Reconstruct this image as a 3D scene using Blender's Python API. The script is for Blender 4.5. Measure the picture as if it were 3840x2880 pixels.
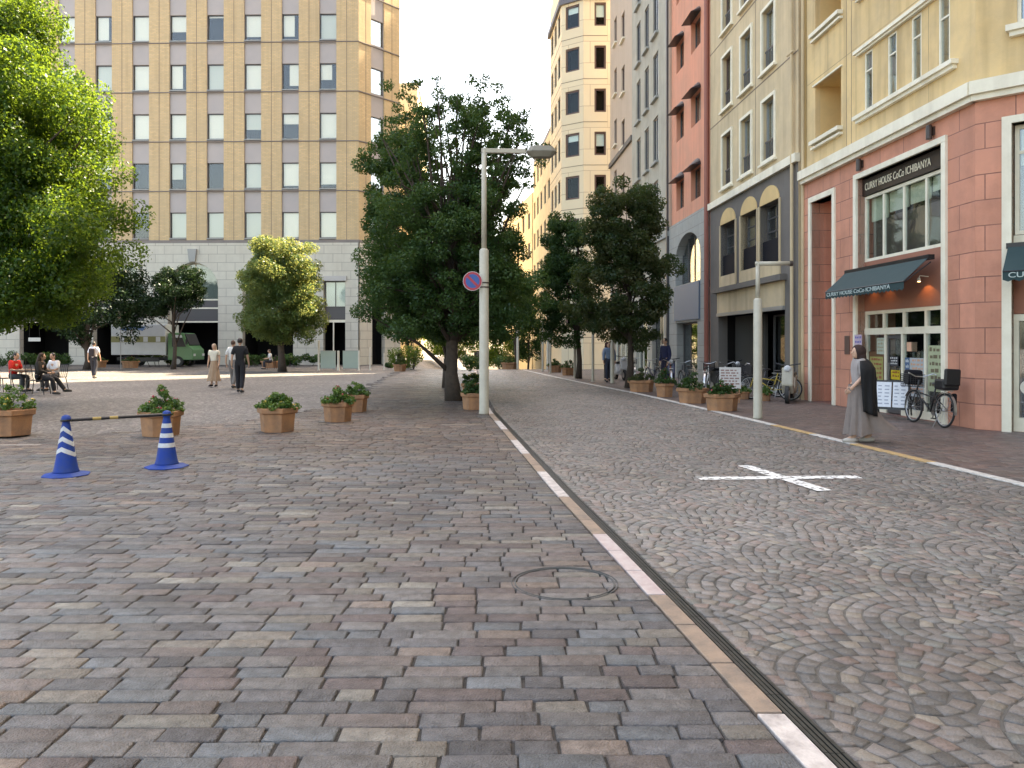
import bpy, bmesh, math, random
import numpy as np
from mathutils import Vector, Matrix
R = math.radians
SC = bpy.context.scene
COL = SC.collection
for o in list(bpy.data.objects): bpy.data.objects.remove(o)

# ------------------------------------------------------------------ camera, sky, sun, exposure
cam = bpy.data.cameras.new('camera'); cam_o = bpy.data.objects.new('camera', cam); COL.objects.link(cam_o)
cam_o.location = (0, 0, 1.6); cam_o.rotation_euler = (R(90), 0, 0)
cam.sensor_width = 36; cam.lens = 27.0; cam.shift_y = -0.040; cam.clip_start = .05; cam.clip_end = 2000
SC.camera = cam_o
SUN_AZ, SUN_EL = 50.0, 58.0          # azimuth clockwise from +Y (straight ahead) towards +X
W = bpy.data.worlds.new('World'); SC.world = W; W.use_nodes = True
nt = W.node_tree; bg = nt.nodes['Background']
sky = nt.nodes.new('ShaderNodeTexSky'); sky.sky_type = 'NISHITA'; sky.sun_disc = False
sky.sun_elevation = R(SUN_EL); sky.sun_rotation = R(SUN_AZ); sky.dust_density = 4.0; sky.air_density = 1.0; sky.ozone_density = 1.0
nt.links.new(sky.outputs[0], bg.inputs[0]); bg.inputs[1].default_value = 0.15
sd = bpy.data.lights.new('sun', 'SUN'); sd.energy = 5.0; sd.angle = R(.6); sd.color = (1, .93, .80)
so = bpy.data.objects.new('sun', sd); COL.objects.link(so)
so.rotation_euler = (R(90 - SUN_EL), 0, R(180 - SUN_AZ))
_d = Vector((math.sin(R(SUN_AZ)) * math.cos(R(SUN_EL)), math.cos(R(SUN_AZ)) * math.cos(R(SUN_EL)), math.sin(R(SUN_EL))))
so.rotation_euler = _d.to_track_quat('Z', 'Y').to_euler()
SC.view_settings.view_transform = 'Standard'; SC.view_settings.look = 'None'
SC.view_settings.exposure = 2.6; SC.view_settings.gamma = 1
SC.view_settings.use_white_balance = True; SC.view_settings.white_balance_temperature = 8500; SC.view_settings.white_balance_tint = 9
SC.render.engine = 'CYCLES'
SC.cycles.max_bounces = 7; SC.cycles.transparent_max_bounces = 12; SC.cycles.sample_clamp_indirect = 6
SC.cycles.use_denoising = True

# ------------------------------------------------------------------ helpers
rnd = random.Random(5)
def tag(o, label=None, cat=None, group=None, kind=None):
    for k, v in (('label', label), ('category', cat), ('group', group), ('kind', kind)):
        if v: o[k] = v
    return o
def empty(name, loc=(0, 0, 0), rz=0, label=None, cat=None, group=None):
    o = bpy.data.objects.new(name, None); COL.objects.link(o); o.location = loc; o.rotation_euler = (0, 0, rz)
    o.empty_display_size = .2
    return tag(o, label, cat, group)
def put(name, me, parent=None, loc=(0, 0, 0), rot=(0, 0, 0)):
    o = bpy.data.objects.new(name, me); COL.objects.link(o); o.location = loc; o.rotation_euler = rot
    if parent: o.parent = parent
    return o
def copy_tree(o, parent=None):
    c = o.copy(); COL.objects.link(c); c.parent = parent
    for ch in list(o.children): copy_tree(ch, c)
    return c

class MB:
    def __init__(s): s.v = []; s.f = []; s.m = []; s.cur = 0
    def add(s, vs, fs):
        b = len(s.v); s.v += [tuple(p) for p in vs]; s.f += [tuple(b + i for i in f) for f in fs]; s.m += [s.cur] * len(fs); return s
    def quad(s, a, b, c, d): return s.add([a, b, c, d], [(0, 1, 2, 3)])
    def box(s, x0, x1, y0, y1, z0, z1):
        if x0 > x1: x0, x1 = x1, x0
        if y0 > y1: y0, y1 = y1, y0
        if z0 > z1: z0, z1 = z1, z0
        return s.add([(x0, y0, z0), (x1, y0, z0), (x1, y1, z0), (x0, y1, z0), (x0, y0, z1), (x1, y0, z1), (x1, y1, z1), (x0, y1, z1)],
                     [(3, 2, 1, 0), (4, 5, 6, 7), (0, 1, 5, 4), (1, 2, 6, 5), (2, 3, 7, 6), (3, 0, 4, 7)])
    def prism(s, poly, axis, a, b):
        """poly of 2D points extruded along axis ('x','y','z') from a to b"""
        def P(p, t): return {'x': (t, p[0], p[1]), 'y': (p[0], t, p[1]), 'z': (p[0], p[1], t)}[axis]
        n = len(poly); vs = [P(p, a) for p in poly] + [P(p, b) for p in poly]
        return s.add(vs, [tuple(range(n - 1, -1, -1)), tuple(range(n, 2 * n))] + [(i, (i + 1) % n, n + (i + 1) % n, n + i) for i in range(n)])
    def tube(s, pts, rad, n=8, caps=True):
        pts = [Vector(p) for p in pts]
        if not hasattr(rad, '__len__'): rad = [rad] * len(pts)
        rings = []; up = None
        for i, p in enumerate(pts):
            d = (pts[min(i + 1, len(pts) - 1)] - pts[max(i - 1, 0)])
            d = d.normalized() if d.length > 1e-9 else Vector((0, 0, 1))
            if up is None: up = Vector((0, 0, 1)) if abs(d.z) < .9 else Vector((1, 0, 0))
            a = d.cross(up).normalized(); b = a.cross(d).normalized(); up = b
            rings.append([p + (a * math.cos(2 * math.pi * k / n) + b * math.sin(2 * math.pi * k / n)) * rad[i] for k in range(n)])
        vs = [q for r in rings for q in r]; fs = []
        for i in range(len(pts) - 1):
            for k in range(n): fs.append((i * n + k, i * n + (k + 1) % n, (i + 1) * n + (k + 1) % n, (i + 1) * n + k))
        if caps: fs += [tuple(range(n - 1, -1, -1)), tuple((len(pts) - 1) * n + k for k in range(n))]
        return s.add(vs, fs)
    def lathe(s, prof, n=24, c=(0, 0, 0), rx=1, ry=1):
        vs = [(c[0] + r * rx * math.cos(2 * math.pi * k / n), c[1] + r * ry * math.sin(2 * math.pi * k / n), c[2] + z) for r, z in prof for k in range(n)]
        fs = [(i * n + k, i * n + (k + 1) % n, (i + 1) * n + (k + 1) % n, (i + 1) * n + k) for i in range(len(prof) - 1) for k in range(n)]
        fs += [tuple(range(n - 1, -1, -1)), tuple((len(prof) - 1) * n + k for k in range(n))]
        return s.add(vs, fs)
    def ell(s, c, r, n=14, m=9):
        if not hasattr(r, '__len__'): r = (r, r, r)
        vs = [(c[0], c[1], c[2] - r[2])]
        for i in range(1, m):
            t = math.pi * i / m - math.pi / 2
            vs += [(c[0] + r[0] * math.cos(t) * math.cos(2 * math.pi * k / n), c[1] + r[1] * math.cos(t) * math.sin(2 * math.pi * k / n), c[2] + r[2] * math.sin(t)) for k in range(n)]
        vs.append((c[0], c[1], c[2] + r[2])); L = len(vs) - 1
        fs = [(0, 1 + (k + 1) % n, 1 + k) for k in range(n)]
        for i in range(m - 2):
            for k in range(n): fs.append((1 + i * n + k, 1 + i * n + (k + 1) % n, 1 + (i + 1) * n + (k + 1) % n, 1 + (i + 1) * n + k))
        fs += [(L, 1 + (m - 2) * n + k, 1 + (m - 2) * n + (k + 1) % n) for k in range(n)]
        return s.add(vs, fs)
    def mesh(s, name, mats, smooth=False):
        me = bpy.data.meshes.new(name); me.from_pydata(s.v, [], s.f)
        for mm in (mats if isinstance(mats, (list, tuple)) else [mats]): me.materials.append(mm)
        me.polygons.foreach_set('material_index', s.m)
        if smooth: me.polygons.foreach_set('use_smooth', [True] * len(s.f))
        me.update(); return me
    def build(s, name, mats, parent=None, loc=(0, 0, 0), rot=(0, 0, 0), smooth=False, bevel=0):
        o = put(name, s.mesh(name, mats, smooth), parent, loc, rot)
        if bevel:
            b = o.modifiers.new('b', 'BEVEL'); b.width = bevel; b.segments = 2; b.limit_method = 'ANGLE'
        return o
def bx(*a): return MB().box(*a)

# ------------------------------------------------------------------ materials
def mat(name, col, rough=.8, var=None, vscale=3.0, vamt=.5, bump=0., bscale=40., brick=None, streak=0., metal=0., spec=.5, attr=None, emit=None, coat=0., stain=None):
    m = bpy.data.materials.new(name); m.use_nodes = True; nt = m.node_tree; N = nt.nodes.new; L = nt.links.new
    p = nt.nodes['Principled BSDF']; p.inputs['Roughness'].default_value = rough; p.inputs['Metallic'].default_value = metal
    p.inputs['Specular IOR Level'].default_value = spec; p.inputs['Coat Weight'].default_value = coat
    tc = N('ShaderNodeTexCoord'); co = tc.outputs['Object']
    if attr:
        a = N('ShaderNodeAttribute'); a.attribute_name = attr; c = a.outputs['Color']
    else:
        r = N('ShaderNodeRGB'); r.outputs[0].default_value = (*col, 1); c = r.outputs[0]
    hsrc = None
    if brick:
        bw, bh, ms, mc, jit = brick
        sp = N('ShaderNodeSeparateXYZ'); L(co, sp.inputs[0]); cb = N('ShaderNodeCombineXYZ')
        ad = N('ShaderNodeMath'); ad.operation = 'ADD'; L(sp.outputs[0], ad.inputs[0]); L(sp.outputs[1], ad.inputs[1])
        L(ad.outputs[0], cb.inputs[0]); L(sp.outputs[2], cb.inputs[1])
        b = N('ShaderNodeTexBrick'); L(cb.outputs[0], b.inputs['Vector']); b.inputs['Scale'].default_value = 1
        b.inputs['Brick Width'].default_value = bw; b.inputs['Row Height'].default_value = bh; b.inputs['Mortar Size'].default_value = ms
        b.inputs['Mortar Smooth'].default_value = .2; b.inputs['Bias'].default_value = 0
        b.inputs['Color1'].default_value = (*[x * (1 - jit) for x in col], 1); b.inputs['Color2'].default_value = (*[min(1, x * (1 + jit)) for x in col], 1)
        b.inputs['Mortar'].default_value = (*mc, 1); c = b.outputs['Color']; hsrc = b.outputs['Fac']
    if var:
        n = N('ShaderNodeTexNoise'); L(co, n.inputs[0]); n.inputs['Scale'].default_value = vscale; n.inputs['Detail'].default_value = 6; n.inputs['Roughness'].default_value = .65
        rm = N('ShaderNodeMapRange'); L(n.outputs[0], rm.inputs[0]); rm.inputs[1].default_value = .38; rm.inputs[2].default_value = .68; rm.inputs[4].default_value = vamt
        mx = N('ShaderNodeMix'); mx.data_type = 'RGBA'; mx.blend_type = 'MIX'; L(rm.outputs[0], mx.inputs[0]); L(c, mx.inputs[6]); mx.inputs[7].default_value = (*var, 1)
        if attr: mx.blend_type = 'MULTIPLY'
        c = mx.outputs[2]
    if streak:
        mp = N('ShaderNodeMapping'); L(co, mp.inputs[0]); mp.inputs['Scale'].default_value = (3.2, 3.2, .22)
        n = N('ShaderNodeTexNoise'); L(mp.outputs[0], n.inputs[0]); n.inputs['Scale'].default_value = 1; n.inputs['Detail'].default_value = 5
        rm = N('ShaderNodeMapRange'); L(n.outputs[0], rm.inputs[0]); rm.inputs[1].default_value = .48; rm.inputs[2].default_value = .75; rm.inputs[4].default_value = streak
        mx = N('ShaderNodeMix'); mx.data_type = 'RGBA'; mx.blend_type = 'MULTIPLY'; L(rm.outputs[0], mx.inputs[0]); L(c, mx.inputs[6]); mx.inputs[7].default_value = (.45, .40, .34, 1)
        c = mx.outputs[2]
    if stain:
        n = N('ShaderNodeTexNoise'); L(co, n.inputs[0]); n.inputs['Scale'].default_value = stain[0]; n.inputs['Detail'].default_value = 9; n.inputs['Roughness'].default_value = .7
        rm = N('ShaderNodeMapRange'); L(n.outputs[0], rm.inputs[0]); rm.inputs[1].default_value = .45; rm.inputs[2].default_value = .66; rm.inputs[4].default_value = stain[1]
        mx = N('ShaderNodeMix'); mx.data_type = 'RGBA'; mx.blend_type = 'MULTIPLY'; L(rm.outputs[0], mx.inputs[0]); L(c, mx.inputs[6]); mx.inputs[7].default_value = (.50, .46, .42, 1)
        c = mx.outputs[2]
    L(c, p.inputs['Base Color'])
    if bump:
        n = N('ShaderNodeTexNoise'); L(co, n.inputs[0]); n.inputs['Scale'].default_value = bscale; n.inputs['Detail'].default_value = 4
        h = n.outputs[0]
        if hsrc:
            s = N('ShaderNodeMath'); s.operation = 'SUBTRACT'; L(h, s.inputs[0]); L(hsrc, s.inputs[1]); h = s.outputs[0]
        bp = N('ShaderNodeBump'); bp.inputs['Strength'].default_value = bump; bp.inputs['Distance'].default_value = .02; L(h, bp.inputs['Height']); L(bp.outputs[0], p.inputs['Normal'])
    if emit:
        p.inputs['Emission Color'].default_value = (*emit[0], 1); p.inputs['Emission Strength'].default_value = emit[1]
    return m
def glass_mat(name, tint=(.9, .95, .95), rough=.02, base=.08, k=.6):
    m = bpy.data.materials.new(name); m.use_nodes = True; nt = m.node_tree; nt.nodes.clear(); N = nt.nodes.new; L = nt.links.new
    o = N('ShaderNodeOutputMaterial'); t = N('ShaderNodeBsdfTransparent'); t.inputs[0].default_value = (*tint, 1)
    g = N('ShaderNodeBsdfGlossy'); g.inputs['Roughness'].default_value = rough; g.inputs[0].default_value = (.95, .97, 1, 1)
    lw = N('ShaderNodeFresnel'); lw.inputs[0].default_value = 1.5
    n = N('ShaderNodeTexNoise'); tc = N('ShaderNodeTexCoord'); L(tc.outputs['Object'], n.inputs[0]); n.inputs['Scale'].default_value = .7
    bp = N('ShaderNodeBump'); bp.inputs['Strength'].default_value = .12; bp.inputs['Distance'].default_value = .05; L(n.outputs[0], bp.inputs['Height']); L(bp.outputs[0], g.inputs['Normal'])
    ad = N('ShaderNodeMath'); ad.operation = 'MULTIPLY_ADD'; L(lw.outputs[0], ad.inputs[0]); ad.inputs[1].default_value = k; ad.inputs[2].default_value = base; ad.use_clamp = True
    mx = N('ShaderNodeMixShader'); L(ad.outputs[0], mx.inputs[0]); L(t.outputs[0], mx.inputs[1]); L(g.outputs[0], mx.inputs[2]); L(mx.outputs[0], o.inputs[0])
    return m
def leaf_mat(name, c1, c2, tr, trans=.45):
    m = bpy.data.materials.new(name); m.use_nodes = True; nt = m.node_tree; nt.nodes.clear(); N = nt.nodes.new; L = nt.links.new
    o = N('ShaderNodeOutputMaterial'); a = N('ShaderNodeAttribute'); a.attribute_name = 'tint'
    mx = N('ShaderNodeMix'); mx.data_type = 'RGBA'; L(a.outputs['Fac'], mx.inputs[0]); mx.inputs[6].default_value = (*c1, 1); mx.inputs[7].default_value = (*c2, 1)
    d = N('ShaderNodeBsdfDiffuse'); L(mx.outputs[2], d.inputs[0])
    t = N('ShaderNodeBsdfTranslucent'); t.inputs[0].default_value = (*tr, 1)
    g = N('ShaderNodeBsdfGlossy'); g.inputs['Roughness'].default_value = .35; g.inputs[0].default_value = (.8, .85, .9, 1)
    m1 = N('ShaderNodeMixShader'); m1.inputs[0].default_value = trans; L(d.outputs[0], m1.inputs[1]); L(t.outputs[0], m1.inputs[2])
    m2 = N('ShaderNodeMixShader'); m2.inputs[0].default_value = .02; L(m1.outputs[0], m2.inputs[1]); L(g.outputs[0], m2.inputs[2]); L(m2.outputs[0], o.inputs[0])
    return m

M = {}
M['white'] = mat('white_paint', (.74, .70, .60), .5, (.5, .46, .38), 4, .35)
M['cream_trim'] = mat('cream_trim', (.84, .79, .64), .6, (.5, .43, .3), 2.5, .3, streak=.25)
M['black'] = mat('black_paint', (.012, .012, .014), .4)
M['blackmatt'] = mat('black_matt', (.014, .014, .018), .8, spec=.15)
M['dark'] = mat('dark_interior', (.010, .0095, .009), .9, spec=.2)
M['darkbrown'] = mat('dark_brown_metal', (.05, .035, .03), .4)
M['greymetal'] = mat('grey_metal', (.28, .28, .27), .4, metal=.3)
M['steel'] = mat('steel', (.5, .5, .5), .3, metal=.9)
M['frame_dark'] = mat('window_frame_dark', (.09, .085, .085), .45)
M['frame_brown'] = mat('window_frame_brown', (.12, .07, .055), .45)
M['blind'] = mat('blind_fabric', (.90, .90, .83), .8)
M['blind2'] = mat('blind_fabric_grey', (.66, .70, .66), .8)
M['blindcream'] = mat('blind_cream', (.60, .58, .42), .8)
M['glass'] = glass_mat('glass')
M['glasslb'] = glass_mat('glass_office', (1, 1, .97), base=.02, k=.8)
M['glassshop'] = glass_mat('glass_shop', base=.0, k=.28)
M['glassblue'] = glass_mat('glass_blue', (.55, .7, .8), base=.2)
M['rubber'] = mat('rubber', (.02, .02, .02), .7)
M['pole'] = mat('pole_paint', (.50, .47, .38), .5, (.33, .30, .24), 3, .5, streak=.3)
M['lamphead'] = mat('lamp_head', (.22, .21, .17), .45)
M['terra'] = mat('terracotta', (.43, .215, .105), .8, (.20, .12, .08), 5, .7, bump=.3, streak=.5)
M['soil'] = mat('soil', (.03, .022, .015), .95)
M['skin'] = mat('skin', (.55, .33, .23), .55)
M['hair'] = mat('hair', (.018, .012, .010), .5)
M['stone_cream'] = mat('stone_cream', (.60, .57, .48), .75, (.47, .44, .37), 1.5, .4, bump=.25, brick=(1.3, .62, .018, (.30, .28, .24), .04), streak=.12)
M['stone_band'] = mat('stone_band', (.50, .48, .45), .75, (.38, .36, .34), 1.2, .4)
M['ochre'] = mat('ochre_brick', (.64, .455, .235), .8, (.50, .38, .23), .5, .8, brick=(.30, .10, .012, (.42, .35, .26), .10), streak=.22)
M['spandrel'] = mat('grey_spandrel', (.44, .40, .385), .75, (.36, .34, .34), .6, .5)
M['joint'] = mat('joint_line', (.20, .15, .11), .8)
M['pink'] = mat('pink_stone', (.63, .275, .18), .75, (.50, .23, .16), 1.6, .6, bump=.2, brick=(.96, .47, .010, (.20, .085, .065), .09), streak=.25, stain=(.9, .35))
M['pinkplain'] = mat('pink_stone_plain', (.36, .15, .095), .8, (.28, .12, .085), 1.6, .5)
M['yellow'] = mat('yellow_render', (.74, .53, .26), .85, (.56, .42, .24), .8, .8, bump=.15, brick=(3.0, 2.93, .012, (.34, .24, .12), .03), streak=.55, stain=(.7, .25))
M['yellowin'] = mat('yellow_render_plain', (.72, .50, .23), .85, (.50, .36, .18), 1.2, .5)
M['tan'] = mat('tan_render', (.64, .50, .31), .85, (.48, .38, .25), .9, .8, bump=.15, streak=.4)
M['dgrey'] = mat('dark_grey_stone', (.155, .14, .125), .8, (.11, .10, .09), 1.2, .6, bump=.15, streak=.2)
M['salmon'] = mat('salmon_render', (.74, .31, .20), .85, (.56, .28, .19), .7, .8, bump=.15, streak=.3)
M['downpipe'] = mat('downpipe_brown', (.30, .10, .07), .5)
M['lgrey'] = mat('light_grey_stone', (.37, .37, .34), .8, (.26, .27, .25), 1.6, .6, bump=.2, brick=(1.0, .5, .012, (.22, .21, .19), .05))
M['egrey'] = mat('grey_render', (.42, .40, .33), .85, (.30, .28, .24), 1.0, .6, bump=.1, streak=.3)
M['fbeige'] = mat('beige_render', (.50, .40, .31), .85, (.43, .34, .26), 1.0, .5, streak=.15)
M['gcream'] = mat('cream_tile', (.78, .68, .48), .8, (.72, .62, .43), .6, .5, brick=(2.6, 1.6, .02, (.42, .32, .20), .04))
M['hcream'] = mat('pale_ochre_render', (.74, .63, .42), .85, (.52, .42, .26), .8, .5)
M['slate'] = mat('slate_roof', (.15, .15, .17), .7)
M['bark'] = mat('bark', (.075, .055, .042), .95, (.035, .028, .022), 9, .7, bump=.8, bscale=22)
M['leafA'] = leaf_mat('leaf_bright', (.010, .036, .007), (.032, .080, .014), (.30, .45, .045), .30)
M['leafB'] = leaf_mat('leaf_dark', (.013, .042, .014), (.060, .115, .032), (.12, .20, .03), .25)
M['leafShade'] = leaf_mat('leaf_shade_dark', (.008, .022, .008), (.022, .045, .014), (.03, .06, .012), .15)  # shade on the far plaza trees is put into this leaf colour
M['leafC'] = leaf_mat('leaf_reddish', (.02, .055, .018), (.085, .085, .035), (.12, .17, .03), .30)
M['leafP'] = leaf_mat('leaf_planter', (.02, .07, .015), (.12, .20, .05), (.18, .28, .05), .3)
# ------------------------------------------------------------------ ground
KL = [(-8, 2.53), (2.89, 1.226), (3.6, 1.139), (8.33, .56), (17.8, -.46), (25, -.98), (34, -1.50), (47, -2.2)]
KR = [(-8, 6.9), (8.6, 5.73), (12.7, 5.31), (16.5, 4.88), (20, 4.47), (24.4, 3.90), (30, 2.95), (36, 2.0), (47, .45)]
def itp(t, y): return float(np.interp(y, [a for a, b in t], [b for a, b in t]))
def kl(y): return itp(KL, y)
def kr(y): return itp(KR, y)
def strip_left(y): return itp([(12, -11), (13, -7.6), (16, -5.2), (20, -4.3), (38, -5.7), (47, -6.4)], y)
def gz(x, y):
    t = min(1, max(0, (x + 8.5) / 3.5)); t = t * t * (3 - 2 * t)
    return -max(0., min(y, 150) - 47.0) * .05 * t
def cobble_ground():
    m = bpy.data.materials.new('small_setts'); m.use_nodes = True; nt = m.node_tree; N = nt.nodes.new; L = nt.links.new
    p = nt.nodes['Principled BSDF']; p.inputs['Roughness'].default_value = .62
    tc = N('ShaderNodeTexCoord'); v = N('ShaderNodeTexVoronoi'); v.inputs['Scale'].default_value = 9.5; v.inputs['Randomness'].default_value = .55; L(tc.outputs['Object'], v.inputs[0])
    cr = N('ShaderNodeValToRGB'); L(v.outputs['Color'], cr.inputs[0]); e = cr.color_ramp.elements
    e[0].color = (.09, .085, .083, 1); e[1].color = (.26, .23, .215, 1); x = cr.color_ramp.elements.new(.5); x.color = (.16, .15, .15, 1)
    v2 = N('ShaderNodeTexVoronoi'); v2.feature = 'DISTANCE_TO_EDGE'; v2.inputs['Scale'].default_value = 9.5; v2.inputs['Randomness'].default_value = .55; L(tc.outputs['Object'], v2.inputs[0])
    rm = N('ShaderNodeMapRange'); L(v2.outputs[0], rm.inputs[0]); rm.inputs[1].default_value = .02; rm.inputs[2].default_value = .10
    mx = N('ShaderNodeMix'); mx.data_type = 'RGBA'; L(rm.outputs[0], mx.inputs[0]); mx.inputs[6].default_value = (.055, .05, .045, 1); L(cr.outputs[0], mx.inputs[7])
    n = N('ShaderNodeTexNoise'); n.inputs['Scale'].default_value = .35; n.inputs['Detail'].default_value = 5; L(tc.outputs['Object'], n.inputs[0])
    rm2 = N('ShaderNodeMapRange'); L(n.outputs[0], rm2.inputs[0]); rm2.inputs[1].default_value = .35; rm2.inputs[2].default_value = .7; rm2.inputs[3].default_value = .75; rm2.inputs[4].default_value = 1.15
    ml = N('ShaderNodeVectorMath'); ml.operation = 'SCALE'; L(mx.outputs[2], ml.inputs[0]); L(rm2.outputs[0], ml.inputs['Scale']); L(ml.outputs[0], p.inputs['Base Color'])
    bp = N('ShaderNodeBump'); bp.inputs['Strength'].default_value = .6; bp.inputs['Distance'].default_value = .01; L(rm.outputs[0], bp.inputs['Height']); L(bp.outputs[0], p.inputs['Normal'])
    return m
xs = [-400, -150, -80, -50] + list(range(-40, 41, 2)) + [50, 80, 150, 400]
ys = [-120, -40] + list(range(-10, 60, 3)) + list(range(60, 160, 10)) + [200, 400, 900]
g = MB(); g.v = [(x, y, gz(x, y) - .030) for y in ys for x in xs]; nx = len(xs)
g.f = [(j * nx + i, j * nx + i + 1, (j + 1) * nx + i + 1, (j + 1) * nx + i) for j in range(len(ys) - 1) for i in range(nx - 1)]; g.m = [0] * len(g.f)
tag(g.build('ground', cobble_ground(), smooth=True), kind='structure')

def stones(name, quads, cols, mats, inset, cham, top=.0, tj=.002, jit=.004, seed=1, depth=.04):
    """many small paving stones as one surface: quads (n,4,2) CCW, cols (n,3)"""
    rs = np.random.RandomState(seed); q = np.asarray(quads, float); n = len(q)
    c = q.mean(1, keepdims=True); d = q - c; ln = np.linalg.norm(d, axis=2, keepdims=True)
    q1 = c + d * (1 - inset * 1.41 / ln) + rs.uniform(-jit, jit, q.shape)
    q2 = c + (q1 - c) * (1 - cham * 1.41 / ln)
    z = top + rs.uniform(-tj, tj, (n, 1)); tilt = rs.uniform(-tj, tj, (n, 4)) * .6
    V = np.zeros((n, 12, 3)); V[:, 0:4, :2] = q1; V[:, 0:4, 2] = top - depth
    V[:, 4:8, :2] = q1; V[:, 4:8, 2] = z - cham * .8 + tilt; V[:, 8:12, :2] = q2; V[:, 8:12, 2] = z + tilt
    F = []
    for a in (0, 4):
        for k in range(4): F.append((a + k, a + (k + 1) % 4, a + 4 + (k + 1) % 4, a + 4 + k))
    F.append((8, 9, 10, 11)); F = np.array(F)
    FF = (F[None] + (np.arange(n) * 12)[:, None, None]).reshape(-1, 4)
    me = bpy.data.meshes.new(name); me.vertices.add(n * 12); me.vertices.foreach_set('co', V.reshape(-1))
    me.loops.add(len(FF) * 4); me.loops.foreach_set('vertex_index', FF.reshape(-1)); me.polygons.add(len(FF))
    me.polygons.foreach_set('loop_start', np.arange(len(FF)) * 4); me.polygons.foreach_set('loop_total', np.full(len(FF), 4)); me.update()
    at = me.attributes.new('tint', 'FLOAT_COLOR', 'POINT'); cc = np.ones((n, 12, 4)); cc[:, :, :3] = np.asarray(cols)[:, None, :]
    at.data.foreach_set('color', cc.reshape(-1)); me.materials.append(mats)
    return put(name, me)

M['sett'] = mat('sett_stone', (.2, .2, .2), .42, (.46, .44, .43), 14, .85, bump=.9, bscale=95, attr='tint', spec=.5, stain=(.75, .55))
M['roadsett'] = mat('road_sett_stone', (.2, .2, .2), .42, (.62, .60, .58), 26, .7, bump=.5, bscale=110, attr='tint', spec=.5, stain=(.6, .5))
M['bed'] = mat('joint_bed', (.026, .024, .022), .95, (.07, .065, .06), 3, .7, bump=.5, bscale=60)
M['bedroad'] = mat('road_joint_bed', (.12, .112, .10), .95, (.06, .055, .05), 2.5, .8, bump=.5, bscale=60)

def lowfreq(x, y, s=1.0, seed=0):
    return (math.sin(x * 1.3 * s + seed) * math.cos(y * .9 * s + seed * 2) + math.sin(x * .47 * s + y * .61 * s + 1.3 * seed)) * .5
# left paving: long rectangular setts laid in courses
pal = [((.185, .172, .165), 26), ((.150, .143, .145), 18), ((.155, .163, .170), 12), ((.190, .158, .145), 15), ((.150, .118, .112), 11), ((.225, .20, .170), 9),
       ((.29, .27, .235), 4), ((.110, .103, .105), 10), ((.235, .185, .155), 4)]
pc = [c for c, w in pal for _ in range(w)]
quads = []; cols = []; y = -2.0; rr = random.Random(3); rot = R(-.8)
while y < 46.5:
    h = rr.uniform(.110, .130) * (1.0 if y < 22 else 1.8); x1 = kl(y + h / 2) - .125
    x0 = -17.0 if y < 12 else strip_left(y); x = x1; first = True
    while x > x0:
        w = rr.choice((.18, .25, .27, .29, .31, .34, .40)) * rr.uniform(.94, 1.06) * (1.0 if y < 22 else 1.6)
        if first: w = rr.uniform(.16, .30); 
        a = x - w
        sh = (x - x1) * 0.010
        xa1 = x if not first else kl(y + h) - .125; xa0 = x if not first else kl(y) - .125
        first = False
        # manhole ring: skip nothing, drawn as a flush ring
        s0 = (a - x1) * .010; s1 = (x - x1) * .010
        quads.append([(a, y + s0), (xa0, y + s1), (xa1, y + h + s1), (a, y + h + s0)])
        c = np.array(rr.choice(pc)) * rr.uniform(.80, 1.16) * 1.04
        lf = 1 + .10 * lowfreq(a, y, .8, 1); warm = .04 * lowfreq(a, y, .5, 3)
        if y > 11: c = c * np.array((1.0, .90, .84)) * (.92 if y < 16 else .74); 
        c = c * lf * np.array((1 + warm, 1, 1 - warm)); c = c * (1 + .16 * lowfreq(a * .7 + 3, y * 2.1, .6, 7)); cols.append(c)
        x = a
    y += h
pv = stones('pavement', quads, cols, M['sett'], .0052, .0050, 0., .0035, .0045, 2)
tag(pv, kind='structure')
# joint bed under the paving
b = MB(); ysb = list(np.arange(-8, 47.1, 1.0))
for i in range(len(ysb) - 1):
    y0, y1 = ysb[i], ysb[i + 1]
    l0 = -17 if y0 < 12 else strip_left(y0); l1 = -17 if y1 <= 12 else strip_left(y1)
    b.quad((l0, y0, -.014), (kl(y0) - .12, y0, -.014), (kl(y1) - .12, y1, -.014), (l1, y1, -.014))
tag(b.build('pavement', M['bed']), kind='structure')

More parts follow.
